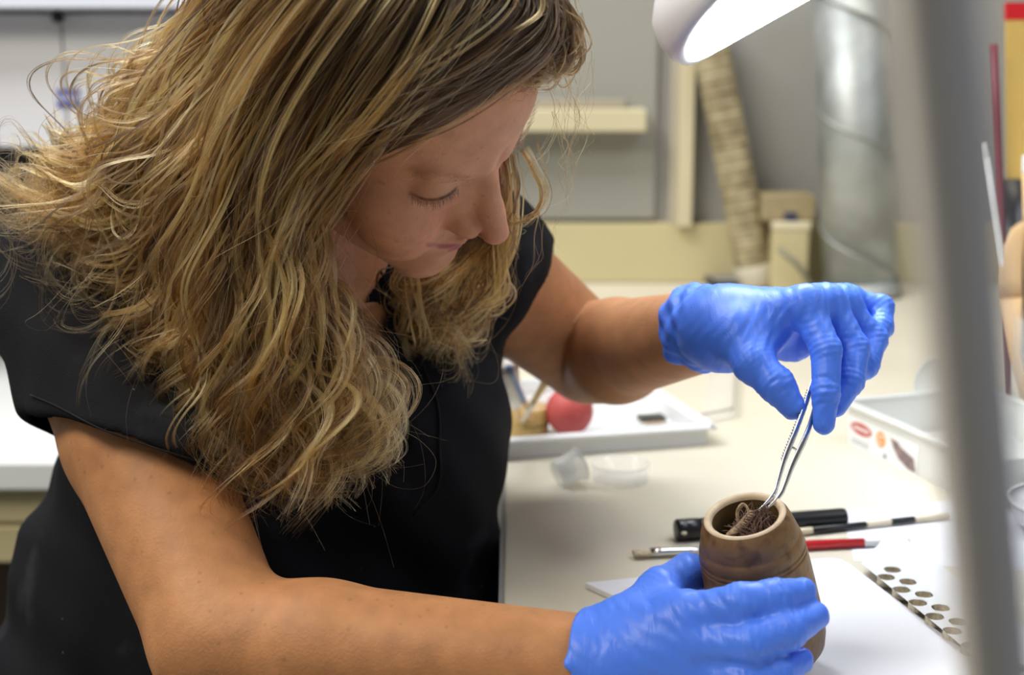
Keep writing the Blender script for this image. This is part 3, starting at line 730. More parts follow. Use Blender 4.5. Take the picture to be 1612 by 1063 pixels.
for q in range(NL):
    u = RNG.uniform(-0.1, len(GN) - 0.9) if q > 14 else q
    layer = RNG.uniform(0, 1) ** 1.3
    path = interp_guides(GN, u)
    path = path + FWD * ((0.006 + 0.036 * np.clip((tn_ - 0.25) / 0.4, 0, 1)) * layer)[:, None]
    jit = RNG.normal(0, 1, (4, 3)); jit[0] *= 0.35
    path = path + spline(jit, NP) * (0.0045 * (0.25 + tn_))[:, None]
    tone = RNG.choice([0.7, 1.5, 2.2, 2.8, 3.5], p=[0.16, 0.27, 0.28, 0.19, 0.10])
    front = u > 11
    if layer > 0.45: tone = min(tone, 1.3)  # inner locks tinted darker, partly natural tone, partly painted shade between clumps
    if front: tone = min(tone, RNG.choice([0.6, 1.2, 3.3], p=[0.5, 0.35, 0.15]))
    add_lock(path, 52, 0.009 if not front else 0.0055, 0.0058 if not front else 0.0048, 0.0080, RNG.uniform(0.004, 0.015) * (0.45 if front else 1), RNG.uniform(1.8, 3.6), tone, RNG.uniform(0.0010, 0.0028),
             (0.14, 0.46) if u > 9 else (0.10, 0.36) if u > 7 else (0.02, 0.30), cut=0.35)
# distinct bright ropes lying on top
for u in (3.2, 4.4, 5.5, 6.3, 7.2, 7.8, 8.6, 9.4, 10.3, 11.2, 12.1, 13.0, 13.6, 2.0, 1.1, 5.0, 8.2, 9.9):
    path = interp_guides(GN, u) - FWD * 0.006
    path = path + spline(RNG.normal(0, 1, (5, 3)), NP) * (0.006 * (0.15 + tn_))[:, None]
    add_lock(path, 34, 0.0036, 0.0022, 0.004, RNG.uniform(0.006, 0.014), RNG.uniform(1.8, 3.2), RNG.uniform(2.7, 3.7), 0.0012, (0.02, 0.12), cut=0.15)
# frizzy halo on the shoulder side
for q in range(60):
    u = RNG.uniform(-0.4, 4.2); path = interp_guides(GN, max(u, 0)) + RGT * min(u, 0) * 0.02
    path = path + spline(RNG.normal(0, 1, (6, 3)), NP) * (0.016 * (0.1 + tn_))[:, None]
    add_lock(path, 26, 0.008, 0.010, 0.016, RNG.uniform(0.008, 0.018), RNG.uniform(2.0, 3.6), RNG.choice([1.2, 2.0, 2.8]), 0.0045, (0.02, 0.2), rad=0.00012, cut=0.5)
for q in range(44):
    u = RNG.uniform(0, len(GF) - 1); path = interp_guides(GF, u)
    path = path + FWD * RNG.uniform(-0.006, 0.014) + spline(RNG.normal(0, 1, (4, 3)), NP) * (0.005 * (0.3 + tn_))[:, None]
    add_lock(path, 36, 0.006, 0.0055, 0.007, RNG.uniform(0.005, 0.011), RNG.uniform(1.2, 2.2), RNG.choice([1.0, 1.8, 2.5, 3.0]), 0.0022, (0.0, 0.25), cut=0.4)
for g, n, r in ((GC[0], 26, 0.0016), (GC[0] + RGT * 0.002 + UPV * 0.001, 10, 0.003), (GC[1], 40, 0.004)):
    add_lock(g, n, r, r, r * 1.5, 0.002, 1.0, 1.8, 0.0008, (0, 0.1), cut=0.3)
# tuft lifting off the forehead
TU1 = [guide(g) for g in ([(790, -60, 0.006), (845, -20, 0.012), (893, 30, 0.83), (900, 80, 0.83), (868, 108, 0.006)], [(800, -40, 0.006), (862, 0, 0.01), (885, 50, 0.825), (878, 95, 0.82), (840, 118, 0.006)],
                          [(760, -40, 0.008), (800, 10, 0.012), (835, 60, 0.010), (850, 100, 0.006), (815, 128, 0.004)], [(720, -30, 0.008), (760, 30, 0.012), (790, 80, 0.010), (800, 115, 0.006), (760, 140, 0.004)])]
GT = stackg(TU1)
for q in range(34):
    path = interp_guides(GT, RNG.uniform(0, 3)) + spline(RNG.normal(0, 1, (4, 3)), NP) * 0.003
    add_lock(path, 40, 0.006, 0.006, 0.004, 0.002, 1.2, RNG.choice([0.2, 0.7, 1.2]), 0.0016, (0.0, 0.3), cut=0.3)
# fine short hairs along the hairline
HLN = [guide(g) for g in ([(860, 85, 0.002), (845, 104, 0.002), (815, 128, 0.002), (790, 146, 0.0015)], [(790, 108, 0.002), (765, 130, 0.002), (735, 155, 0.002), (700, 178, 0.0015)],
                          [(710, 150, 0.002), (682, 172, 0.002), (650, 196, 0.002), (612, 222, 0.0015)], [(630, 192, 0.002), (602, 214, 0.002), (570, 240, 0.002), (535, 272, 0.0015)], [(560, 232, 0.002), (535, 256, 0.002), (508, 286, 0.002), (485, 318, 0.002)])]
GH = stackg(HLN)
for q in range(70):
    path = interp_guides(GH, RNG.uniform(0, 4)) + spline(RNG.normal(0, 1, (3, 3)), NP) * 0.0022
    add_lock(path, 14, 0.004, 0.0045, 0.005, 0.001, 0.8, RNG.choice([0.5, 1.0, 1.6]), 0.0010, (0.0, 0.3), rad=0.00009, cut=0.6)
# crown, back and far side of the head
def on_head(q, lift):
    q = np.asarray(q, f32); c = np.array([0, -10, 30], f32)
    for _ in range(6):
        n = (q - c) / np.linalg.norm(q - c, axis=1, keepdims=True); q = q - n * (head_base(q) - lift)[:, None]
    return from_head(q)
def crown(pts, lift): return spline(on_head(spline(pts, 14), np.interp(np.linspace(0, 1, 14), [0, 0.3, 1], [1.5, lift, lift * 1.2])), NP)
for q in range(64):
    y0 = RNG.uniform(-75, 48)
    p_ = crown([(6, y0, 118), (-30, y0 - 4, 108), (-62, y0 - 10, 72), (-76, y0 - 18, 25), (-78, y0 - 26, -20), (-74, y0 - 32, -58)], RNG.uniform(4, 9))
    add_lock(p_, 40, 0.008, 0.007, 0.008, 0.003, 1.5, RNG.choice([0.5, 1.3, 2.2, 3.0]), 0.0014, (0.02, 0.4), cut=0.2)
for q in range(60):
    x0 = RNG.uniform(-62, 66)
    p_ = crown([(x0 * 0.2, -20, 120), (x0 * 0.6, -62, 104), (x0 * 0.9, -96, 66), (x0, -108, 20), (x0, -104, -30), (x0 * 0.9, -92, -70)], RNG.uniform(4, 9))
    add_lock(p_, 40, 0.008, 0.007, 0.008, 0.003, 1.5, RNG.choice([0.5, 1.3, 2.2, 3.0]), 0.0014, (0.02, 0.4), cut=0.2)
# single flyaways
for q in range(420):
    near = RNG.uniform() < 0.75
    G = GN if near else GF
    path = interp_guides(G, RNG.uniform(0, len(G) - 1)) - FWD * 0.004
    path = path + spline(RNG.normal(0, 1, (6, 3)), NP) * ((0.022 if near else 0.016) * (0.05 + tn_))[:, None]
    add_lock(path, 1, 0, 0, 0, 0.006, 2.5, 2.4, 0.003, (0, 0.1), rad=0.00010, cut=0.3)
for (x, y, a) in ((905, 20, 0), (915, 60, 1), (880, 110, 2), (870, 215, 3), (845, 260, 4), (850, 140, 5), (890, 160, 6)):
    g = spline([U(x, y - 40, 0.86), U(x + 10 + 3 * a, y + 40, 0.87), U(x + 8 * math.sin(a), y + 130, 0.88), U(x - 10 + 14 * math.cos(a * 2), y + 220, 0.89)], NP)
    add_lock(g, 5, 0.001, 0.006, 0.012, 0.004, 1.3, 1.4, 0.003, (0, 0.1), rad=0.00010, cut=0.4)

def hair_mat(name, rough=0.32):
    m = bpy.data.materials.new(name); m.use_nodes = True; nt = m.node_tree; nt.nodes.clear()
    out = nt.nodes.new('ShaderNodeOutputMaterial'); h = nt.nodes.new('ShaderNodeBsdfHairPrincipled')
    try: h.parametrization = 'COLOR'
    except Exception: pass
    a = nt.nodes.new('ShaderNodeAttribute'); a.attribute_name = 'tint'
    nt.links.new(a.outputs['Color'], h.inputs['Color'])
    h.inputs['Roughness'].default_value = rough; h.inputs['Radial Roughness'].default_value = 0.45
    h.inputs['Random Roughness'].default_value = 0.2
    nt.links.new(h.outputs[0], out.inputs['Surface']); return m
def hair_object(name, P, R, C, material, parent):
    k, n = P.shape[:2]
    cu = bpy.data.hair_curves.new(name); cu.add_curves([n] * k)
    cu.attributes['position'].data.foreach_set('vector', P.reshape(-1).astype(f32))
    ra = cu.attributes.get('radius') or cu.attributes.new('radius', 'FLOAT', 'POINT'); ra.data.foreach_set('value', R.reshape(-1).astype(f32))
    ca = cu.attributes.new('tint', 'FLOAT_COLOR', 'POINT')
    ca.data.foreach_set('color', np.concatenate([C.reshape(-1, 3), np.ones((k * n, 1))], 1).astype(f32).ravel())
    cu.update_tag() if hasattr(cu, 'update_tag') else None
    o = link(name, cu, material, parent); o.matrix_parent_inverse = Matrix.Translation(-Vector(parent.location)); return o
M_hair = hair_mat('blond_brown_hair')
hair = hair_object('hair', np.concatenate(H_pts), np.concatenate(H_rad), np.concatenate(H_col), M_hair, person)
hair['label'] = 'long wavy hair, dark brown roots and golden ends'
# lashes and brows
def short_hairs(name, roots, dirs, length, rad, col):
    n = 6; t = np.linspace(0, 1, n)[None, :, None]
    P = roots[:, None] + dirs[:, None] * (length[:, None, None] * t) + UPV * (0.15 * length[:, None, None] * t ** 2)
    k = len(roots); return hair_object(name, P, np.broadcast_to(rad * (1 - 0.7 * t[..., 0]), (k, n)), np.broadcast_to(np.asarray(col), (k, n, 3)), M_hair, person)
for side in (1, -1):
    lp = spline(LASH, 70); lp[:, 0] *= side
    n = RNG.integers(0, 70, 150); rt = from_head(lp[n]); dl = np.stack([side * 0.25 + RNG.normal(0, 0.22, 150), np.full(150, 0.55), np.full(150, -0.85)], 1)
    dl = dl / np.linalg.norm(dl, axis=1, keepdims=True)
    short_hairs('eyelashes', rt, (dl @ HR.T), RNG.uniform(0.004, 0.0075, 150), 0.00010, (0.05, 0.03, 0.02))
    bp = face_line([(742, 282), (730, 281), (712, 279), (690, 276), (665, 275), (645, 278)]); bp = spline(bp, 60); bp[:, 0] *= side
    m = 260; n = RNG.integers(0, 60, m); rt = bp[n] + np.stack([RNG.normal(0, 1, m), RNG.normal(0, 0.3, m), RNG.normal(0, 1.6, m)], 1)
    dl = np.stack([np.full(m, side * 0.85), np.full(m, 0.05), RNG.normal(0.25, 0.2, m)], 1); dl /= np.linalg.norm(dl, axis=1, keepdims=True)
    short_hairs('eyebrow', from_head(rt), dl @ HR.T, RNG.uniform(0.004, 0.007, m), 0.00007, (0.13, 0.075, 0.04))
# ================================================================== jar, fibre and tweezers
def wood_mat():
    m = mat('old_turned_wood', (0.085, 0.043, 0.019), 0.45, color2=(0.25, 0.140, 0.055), scale=26, detail=8, bump=0.25, bscale=240, stretch=(1, 1, 0.55))
    nt = m.node_tree; N = nt.nodes; L = nt.links; b = N['Principled BSDF']; tc = [n for n in N if n.type == 'TEX_COORD'][0]
    n = N.new('ShaderNodeTexNoise'); n.inputs['Scale'].default_value = 110; n.inputs['Detail'].default_value = 8; L.new(tc.outputs['Object'], n.inputs['Vector'])
    r = N.new('ShaderNodeMapRange'); r.inputs[1].default_value = 0.52; r.inputs[2].default_value = 0.70; L.new(n.outputs['Fac'], r.inputs[0])
    ramp = [x for x in N if x.type == 'VALTORGB'][0]
    mx = N.new('ShaderNodeMix'); mx.data_type = 'RGBA'; mx.inputs[7].default_value = (0.09, 0.045, 0.022, 1)
    L.new(r.outputs[0], mx.inputs[0]); L.new(ramp.outputs[0], mx.inputs[6]); L.new(mx.outputs[2], b.inputs['Base Color'])
    return m
M_wood = wood_mat()
M_rim = mat('pale_worn_wood', (0.42, 0.31, 0.19), 0.65, color2=(0.62, 0.52, 0.38), scale=60, detail=8, bump=0.15, bscale=300)
JAR_T = U(1172, 811, 0.790); JAR_A = unit(np.array([-0.26, -0.235, 1.0])); JH = 0.096
JAR_B = JAR_T - JAR_A * JH
jf = frame(JAR_B, np.cross((0, 1, 0), JAR_A), JAR_A)
jar = thing('wooden_jar', 'old brown turned wooden jar tilted in the gloved hand', 'jar', tuple(JAR_B))
H = JH
prof = [(0.0, 0.0), (0.0235, 0.0), (0.0275, 0.0012), (0.0302, 0.005), (0.0318, 0.012), (0.0320, 0.022), (0.0315, 0.040), (0.0308, 0.058), (0.0303, 0.0685), (0.0302, 0.0695), (0.02955, 0.0700), (0.0301, 0.0706),
        (0.0301, 0.0725), (0.0295, 0.0730), (0.0299, 0.0737), (0.0290, 0.0780), (0.0283, 0.0800), (0.0278, 0.0807), (0.0279, 0.0815), (0.0262, 0.0880), (0.0246, 0.0928), (0.0229, 0.0955)]
lathe('jar_body', jf, [(r, z) for r, z in prof], M_wood, jar, 72, cap=False)
lathe('rim', jf, [(0.0230, H - 0.0006), (0.0224, H + 0.0002), (0.0205, H + 0.0001), (0.0191, H - 0.0010), (0.0187, H - 0.0025)], M_rim, jar, 72, cap=False)
lathe('inner_wall', jf, [(0.0188, H - 0.0022), (0.0192, H - 0.006), (0.0215, H - 0.02), (0.0222, H - 0.05), (0.021, H - 0.075), (0.0, H - 0.078)],
      mat('dark_inner_wood', (0.12, 0.07, 0.022), 0.8, color2=(0.22, 0.14, 0.05), scale=60, bump=0.3, bscale=200), jar, 72, cap=False)
def jp(x, y, z): return jf[0] + jf[1] @ np.array([x, y, z])
# woollen tangle inside the jar
M_fibre = mat('dark_fibre', (0.10, 0.058, 0.045), 0.9, color2=(0.22, 0.14, 0.11), scale=300)
M_fibre2 = mat('tan_cord_fibre', (0.20, 0.135, 0.085), 0.9, color2=(0.42, 0.31, 0.20), scale=500)
fib = thing('textile_fragment', 'clump of dark brown ancient fibre lifted out of the jar', 'textile', tuple(jp(0, 0, H - 0.03)))
def tubes(name, paths, rad, material, parent, seg=5):
    vs = []; fs = []
    for pts in paths:
        pts = np.asarray(pts); b = len(vs); n = len(pts)
        T = np.gradient(pts, axis=0); T /= np.maximum(np.linalg.norm(T, axis=1, keepdims=True), 1e-9)
        for i in range(n):
            r = np.array([0.31, 0.52, 0.79]); u = unit(r - T[i] * (r @ T[i])); w = np.cross(T[i], u); k_ = rad * (0.4 if i in (0, n - 1) else 1)
            for k in range(seg):
                a = 2 * math.pi * k / seg; vs.append(pts[i] + k_ * (math.cos(a) * u + math.sin(a) * w))
        for i in range(n - 1):
            for k in range(seg):
                k2 = (k + 1) % seg; fs.append((b + i * seg + k, b + i * seg + k2, b + (i + 1) * seg + k2, b + (i + 1) * seg + k))
    return mesh_from(name, vs, fs, material, parent)
paths = []
TIP = U(1202, 803, 0.785)
def clampj(pts):
    q = (np.asarray(pts) - jf[0]) @ jf[1]; r = np.hypot(q[:, 0], q[:, 1]); inside = q[:, 2] < H + 0.001
    k = np.where(inside & (r > 0.0172), 0.0172 / np.maximum(r, 1e-6), 1); q[:, 0] *= k; q[:, 1] *= k
    return jf[0] + q @ jf[1].T
for q in range(190):
    c = np.array([RNG.uniform(0.001, 0.013), RNG.uniform(-0.008, 0.010), H - 0.016 + RNG.normal(0, 0.004)])
    pts = [jp(*(c + RNG.normal(0, 1, 3) * np.array([0.0065, 0.0065, 0.004]))) for _ in range(7)]
    paths.append(clampj(spline(pts, 22)))
for q in range(70):        # drawn up to the tips of the tweezers
    e = jp(RNG.uniform(-0.006, 0.012), RNG.uniform(-0.013, 0.006), H - 0.018 + RNG.normal(0, 0.003))
    m_ = (TIP + e) / 2 + RNG.normal(0, 0.0022, 3)
    paths.append(clampj(spline([TIP + RNG.normal(0, 0.0015, 3), m_, e, e + RNG.normal(0, 0.005, 3)], 16)))
tubes('fibre', paths, 0.00022, M_fibre, fib)['kind'] = 'stuff'
cord = []
c0 = jp(-0.0165, -0.006, H - 0.013); c1 = jp(-0.004, 0.001, H - 0.008); c2 = jp(0.005, 0.006, H - 0.004)
ax = spline([c0, (c0 + c1) / 2 + JAR_A * 0.001, c1, c2], 60)
for k in range(5):
    a = np.linspace(0, 26, 60) + k * 1.257
    cord.append(clampj(ax + 0.0019 * (np.cos(a)[:, None] * JAR_A + np.sin(a)[:, None] * unit(np.cross(ax[-1] - ax[0], JAR_A)))))
loop = spline([jp(-0.004, 0.004, H - 0.007), jp(-0.003, 0.007, H - 0.001), jp(0.001, 0.009, H + 0.0015), jp(0.003, 0.007, H - 0.001), jp(0.002, 0.003, H - 0.005)], 30)
tubes('cord', cord + [loop, loop + np.array([0.0006, 0, -0.0008])], 0.0008, M_fibre2, fib)

# tweezers
M_steel = mat('brushed_steel', (0.62, 0.63, 0.66), 0.24, metal=1.0, bump=0.04, bscale=500)
tw = thing('tweezers', 'steel bent-tip tweezers pinched between blue gloved finger and thumb', 'tweezers', tuple(U(1222, 772, 0.812)))
side = unit(RGT * 0.85 + UPV * 0.3 - FWD * 0.2)
armA = [(1296, 545, 0.882), (1283, 590, 0.872), (1270, 632, 0.862), (1254, 676, 0.850), (1236, 722, 0.830), (1225, 760, 0.810), (1220, 776, 0.801), (1209, 790, 0.792), (1194, 804, 0.784)]
armB = [(1299, 545, 0.8825), (1291, 592, 0.875), (1284, 636, 0.868), (1271, 682, 0.855), (1250, 728, 0.833), (1237, 762, 0.812), (1231, 776, 0.803), (1220, 790, 0.794), (1207, 801, 0.786)]
wid = [0.0022, 0.0030, 0.0032, 0.0030, 0.0026, 0.0020, 0.0017, 0.0011, 0.0005]
for arm in (armA, armB):
    pts = spline([U(*p) for p in arm], 44); rr = np.interp(np.linspace(0, 8, 44), range(9), wid)
    a_ = sweep('arm', pts, rr, M_steel, tw, seg=10, flat=0.32, ref=side)
    if arm is armA:
        vs = []; fs = []
        for k in range(26):
            i = 9 + k * 0.52; c = np.array([np.interp(i, range(44), pts[:, d]) for d in range(3)]); T = unit(pts[min(43, int(i) + 1)] - pts[int(i)])
            w = np.cross(T, unit(side - T * (side @ T))); u = unit(side - T * (side @ T)); b = len(vs)
            for s1 in (-1, 1):
                for (o, hgt) in ((-0.00042, 0.0010), (0, 0.00145), (0.00042, 0.0010)): vs.append(c + w * s1 * 0.0026 + T * o - u * hgt)
            fs += [(b, b + 1, b + 4, b + 3), (b + 1, b + 2, b + 5, b + 4)]
        mesh_from('grip_ridges', vs, fs, M_steel, a_, smooth=False)
p0 = U(1246, 703, 0.842); p1 = U(1254, 709, 0.845)
sweep('guide_pin', [p0, (p0 + p1) / 2, p1], 0.0008, M_steel, tw, seg=8)
# ================================================================== things on the bench
M_white = mat('white_plastic', (0.70, 0.72, 0.74), 0.35)
M_paper = mat('white_board', (0.74, 0.76, 0.81), 0.6, bump=0.04, bscale=400)
M_black = mat('black_plastic', (0.012, 0.012, 0.014), 0.28)
M_clear = mat('clear_plastic', (0.95, 0.96, 0.95), 0.06, alpha=0.16)
M_frost = mat('frosted_plastic', (0.88, 0.90, 0.88), 0.3, alpha=0.42)
M_silver = mat('ferrule_metal', (0.72, 0.73, 0.74), 0.25, metal=1.0)
M_red = mat('red_lacquer', (0.52, 0.012, 0.018), 0.25, coat=0.4)
M_creamp = mat('cream_paint', (0.70, 0.62, 0.46), 0.4)
M_bone = mat('white_lacquer', (0.82, 0.82, 0.80), 0.3)
M_pale = mat('pale_wood', (0.62, 0.40, 0.19), 0.55, color2=(0.74, 0.50, 0.26), scale=14, stretch=(1, 1, 0.2))
M_yellow = mat('yellow_wood', (0.56, 0.38, 0.10), 0.5, var=0.08, scale=10)
# white board under the jar
pa, pb, pc = onz(921, 917, 0.0045), onz(1322, 876, 0.0045), onz(1532, 1034, 0.0045)
bf = frame(pa * [1, 1, 0], pb - pa); ex = bf[1][:, 0]; ey = bf[1][:, 1]
wB = np.linalg.norm(pb - pa); v = pc - pb
near = [(-0.01 + 0.0, 0.0)]
outline = [(0, 0), (wB * 0.93, 0.0), (wB * 0.965, -0.0015), (wB * 0.99, -0.006), (wB + (v @ ex) * 0.1, (v @ ey) * 0.1), (wB + v @ ex, v @ ey), (wB + (v @ ex) * 1.8, (v @ ey) * 1.8), (wB * 0.30, -0.30), (0.02, -0.05)]
tag(poly('white_board', bf, outline[::-1], 0.0004, 0.0045, M_paper, bev=0.0006), 'white mat board lying under the wooden jar', 'board')
# thin sheet beneath the pencils
q = [onz(*p) for p in ((1326, 806), (1560, 782), (1700, 905), (1345, 884))]
sf = frame(q[0] * [1, 1, 0], q[1] - q[0]); loc2 = [tuple(((p - sf[0]) @ sf[1])[:2]) for p in q]
tag(poly('paper_sheet', sf, loc2, 0.0001, 0.0004, M_paper), 'thin white paper sheet under the pencil ends', 'paper')
# perforated rack
A0 = onz(1405, 897, 0.009); e1 = (onz(1481, 957, 0.009) - A0) / 3; e2 = (onz(1384.5, 921, 0.009) - A0) / 2
rack = thing('perforated_rack', 'white plastic rack with rows of round holes beside the board', 'rack', tuple(A0 * [1, 1, 0]))
M_hole = mat('rack_hole_tan', (0.50, 0.44, 0.33), 0.8, var=0.3, scale=300)  # hole walls and bottoms are tan-grey, unlike the white plate
vs = []; fs = []; hv = []; hf = []; NS = 16; R0 = min(np.linalg.norm(e1), np.linalg.norm(e2)) * 0.36; print('RACK', e1, e2)
def beyond(p):
    r = p - bf[0]; return (np.cross((v / np.linalg.norm(v))[:2], (p - pb)[:2]) > 0.0)
PE = np.cross((0, 0, 1), unit(e1)); PE = PE if PE @ e2 > 0 else -PE
for i in range(-1, 14):
    for k in range(-3, 4):
        c = A0 + e1 * i + e2 * k
        if not beyond(c): continue
        if k < 0 or (i < 0 and k < 2): hole = False
        else: hole = True
        sq = [c + e1 * a + e2 * b for a, b in ((-.5, -.5), (.5, -.5), (.5, .5), (-.5, .5))]
        b0 = len(vs)
        if not hole:
            vs += sq; fs.append((b0, b0 + 1, b0 + 2, b0 + 3)); continue
        ring = []; outr = []
        for n in range(NS):
            a = 2 * math.pi * n / NS; d = unit(e1) * math.cos(a) + PE * math.sin(a)
            ring.append(c + d * R0)
            m_ = max(abs(math.cos(a + math.pi / 4 * 0)), abs(math.sin(a)), 1e-6); outr.append(c + e1 * (math.cos(a) / m_ * 0.5) + e2 * (math.sin(a) / m_ * 0.5))
        vs += ring + outr
        for n in range(NS): n2 = (n + 1) % NS; fs.append((b0 + n, b0 + NS + n, b0 + NS + n2, b0 + n2))
        h0 = len(hv); hv += ring + [p - np.array([0, 0, 0.005]) for p in ring]
        for n in range(NS): n2 = (n + 1) % NS; hf.append((h0 + n, h0 + n2, h0 + NS + n2, h0 + NS + n))
        hf.append(tuple(h0 + NS + n for n in range(NS)))
mesh_from('rack_plate', vs, fs, M_white, rack, smooth=False)
mesh_from('holes', hv, hf, M_hole, rack, smooth=False)['kind'] = 'stuff'
# pens and brushes lying behind the jar
def lying(x0, y0, x1, y1, r, lift=0.0):
    a = onz(x0, y0, r + lift); b = onz(x1, y1, r + lift); return a, b
def rod(name, a, b, prof, material, parent, seg=20):
    L_ = np.linalg.norm(b - a); fr = frame(a, np.cross((0, 0, 1), b - a), b - a)
    return lathe(name, fr, [(r, z * L_) for r, z in prof], material, parent, seg)
a, b = lying(1064, 835, 1332, 814, 0.0082)
pen = thing('marker_pen', 'thick black marker pen lying behind the jar', 'pen', tuple(a * [1, 1, 0]))
rod('pen_body', a + (b - a) * 0.13, b, [(0.0073, 0), (0.0078, 0.01), (0.0078, 0.55), (0.0072, 0.56), (0.0072, 0.97), (0.0066, 0.99), (0.004, 1)], M_black, pen)
rod('pen_cap', a, a + (b - a) * 0.128, [(0.005, 0), (0.0078, 0.03), (0.0082, 0.1), (0.0082, 0.35), (0.0079, 0.38), (0.0082, 0.42), (0.0082, 0.97), (0.0076, 1)], M_black, pen)
c = onz(1071, 838, 0.012) - FWD * 0.006
rod('clip_stud', c, c + RGT * 0.004, [(0.0006, 0), (0.0013, 0.2), (0.0013, 0.8), (0.0005, 1)], M_creamp, pen, 12)
# striped stick
a, b = lying(1250, 838, 1500, 811, 0.0026, 0.0012)
st = thing('striped_brush', 'thin brush handle with black and cream bands lying behind the jar', 'brush', tuple(a * [1, 1, 0]))
cuts = [0, 0.11, 0.445, 0.60, 0.75, 0.98]
for k in range(5):
    rod('band', a + (b - a) * cuts[k], a + (b - a) * cuts[k + 1], [(0.0020, 0), (0.0026, 0.02), (0.0026, 0.98), (0.0020, 1)], M_creamp if k % 2 == 0 else M_black, st, 14)
# flat brush with red and white handle
a, b = lying(997, 871, 1432, 851, 0.003, 0.001)
br = thing('flat_brush', 'flat paintbrush with silver ferrule and red and white handle', 'brush', tuple(a * [1, 1, 0]))
D = b - a
sweep('bristles', [a, a + D * 0.02, a + D * 0.065], [0.0050, 0.0052, 0.0042], mat('pale_bristle', (0.55, 0.46, 0.32), 0.8, var=0.3, scale=400), br, seg=16, flat=0.35)
sweep('ferrule', [a + D * 0.062, a + D * 0.10, a + D * 0.20, a + D * 0.27], [0.0044, 0.0042, 0.0034, 0.0030], M_silver, br, seg=16, flat=0.75)
sweep('handle', [a + D * 0.27, a + D * 0.36, a + D * 0.5, a + D * 0.83], [0.0030, 0.0040, 0.0040, 0.0033], M_red, br, seg=16)
sweep('handle_end', [a + D * 0.83, a + D * 0.9, a + D * 0.985, a + D], [0.0033, 0.0031, 0.0027, 0.0018], M_bone, br, seg=16)

# white tray with its contents
t0, t1 = onz(800, 722, 0.0), onz(1112, 699, 0.0)
tf = frame(t0, t1 - t0); TWD = np.linalg.norm(t1 - t0); TD = 0.22; THt = 0.019; XL = -0.16
tray = thing('white_tray', 'shallow white plastic tray holding a cup, a red ball and a chip', 'tray', tuple(t0))
box('tray_floor', tf, (XL, 0.004, 0.001), (TWD - 0.004, TD, 0.003), M_white, tray)
box('tray_wall', tf, (XL, -0.004, 0.0), (TWD, 0.004, THt), M_white, tray, bev=0.001, taper=0.001)
box('tray_wall', tf, (XL, TD - 0.004, 0.0), (TWD, TD + 0.004, THt), M_white, tray, bev=0.001)
box('tray_wall', tf, (TWD - 0.006, 0.004, 0.0), (TWD, TD - 0.004, THt), M_white, tray, bev=0.001)
box('tray_wall', tf, (XL - 0.004, -0.004, 0.0), (XL + 0.003, TD + 0.004, THt), M_white, tray, bev=0.001)
box('tray_lip', tf, (XL - 0.004, -0.010, THt - 0.003), (TWD + 0.006, -0.003, THt), M_white, tray, bev=0.001)
box('tray_lip', tf, (TWD, -0.010, THt - 0.003), (TWD + 0.008, TD + 0.008, THt), M_white, tray, bev=0.001)
# amber cup with brushes
cb = onz(829, 682, 0.0035)
cup = thing('amber_cup', 'amber tinted plastic measuring cup with brushes in the white tray', 'cup', tuple(cb)); cf = frame(cb, (1, 0, 0))
M_amber = mat('amber_resin', (0.60, 0.40, 0.13), 0.45, trans=0.15, var=0.12, scale=40)
lathe('cup_wall', cf, [(0.0195, 0), (0.0205, 0.002), (0.0215, 0.026), (0.0213, 0.0262), (0.0205, 0.026), (0.0195, 0.003), (0.0, 0.003)], M_amber, cup, 40, cap=False)
lathe('cup_rim', cf, [(0.0215, 0.026), (0.0225, 0.046), (0.0229, 0.0465), (0.0227, 0.047), (0.0219, 0.046), (0.0207, 0.0265)], M_clear, cup, 40, cap=False)
M_print = mat('dark_print', (0.08, 0.06, 0.04), 0.7)
RNGm = random.Random(3)
for k in range(9):       # illegible dark lettering moulded round the wall
    an = math.radians(-95 + k * 9); d = np.array([math.cos(an), math.sin(an), 0]); t_ = np.array([-d[1], d[0], 0]); hh = RNGm.choice((0.0016, 0.0022, 0.0013))
    lf = (cb + d * 0.0209, np.stack([t_, np.array([0, 0, 1.0]), d], 1))
    poly('letter', lf, [(-0.0010, 0.010), (0.0010, 0.010), (0.0010, 0.010 + hh), (0.0002, 0.0105 + hh), (-0.0010, 0.010 + hh)], 0.0, 0.0004, M_print, cup)
def stuck(name, label, a, b, r0, r1, material, parts):
    o = thing(name, label, parts, tuple(a)); return o
def tool(name, label, cat, a, b, pieces, group=None, ref=(0, 0, 1)):
    """pieces: (part, t0, t1, r0, r1, material, flat)"""
    a = np.asarray(a); b = np.asarray(b); o = thing(name, label, cat, tuple(a), group)
    for (pn, s0, s1, r0, r1, m_, fl) in pieces:
        ts = np.linspace(s0, s1, 6); sweep(pn, [a + (b - a) * t for t in ts], np.linspace(r0, r1, 6), m_, o, seg=14, flat=fl, ref=ref)
    return o
M_blue = mat('blue_grey_handle', (0.13, 0.20, 0.40), 0.4)
M_bri = mat('white_bristle', (0.72, 0.68, 0.60), 0.85, var=0.12, scale=300)
tool('soft_brush', 'soft white-haired brush head standing in the amber cup', 'brush', cb + [-0.006, 0, 0.004], U(800, 575, 1.20), [('handle', 0, 0.45, 0.002, 0.003, M_pale, 1), ('bristles', 0.4, 1.0, 0.006, 0.009, M_bri, 0.6)], ref=FWD)
tool('blue_brush', 'slim blue-handled brush leaning in the amber cup', 'brush', cb + [0.009, 0.004, 0.004], U(801, 578, 1.19), [('ferrule', 0, 0.5, 0.0022, 0.0026, M_pale, 1), ('handle', 0.48, 1.0, 0.0026, 0.0024, M_blue, 1)])
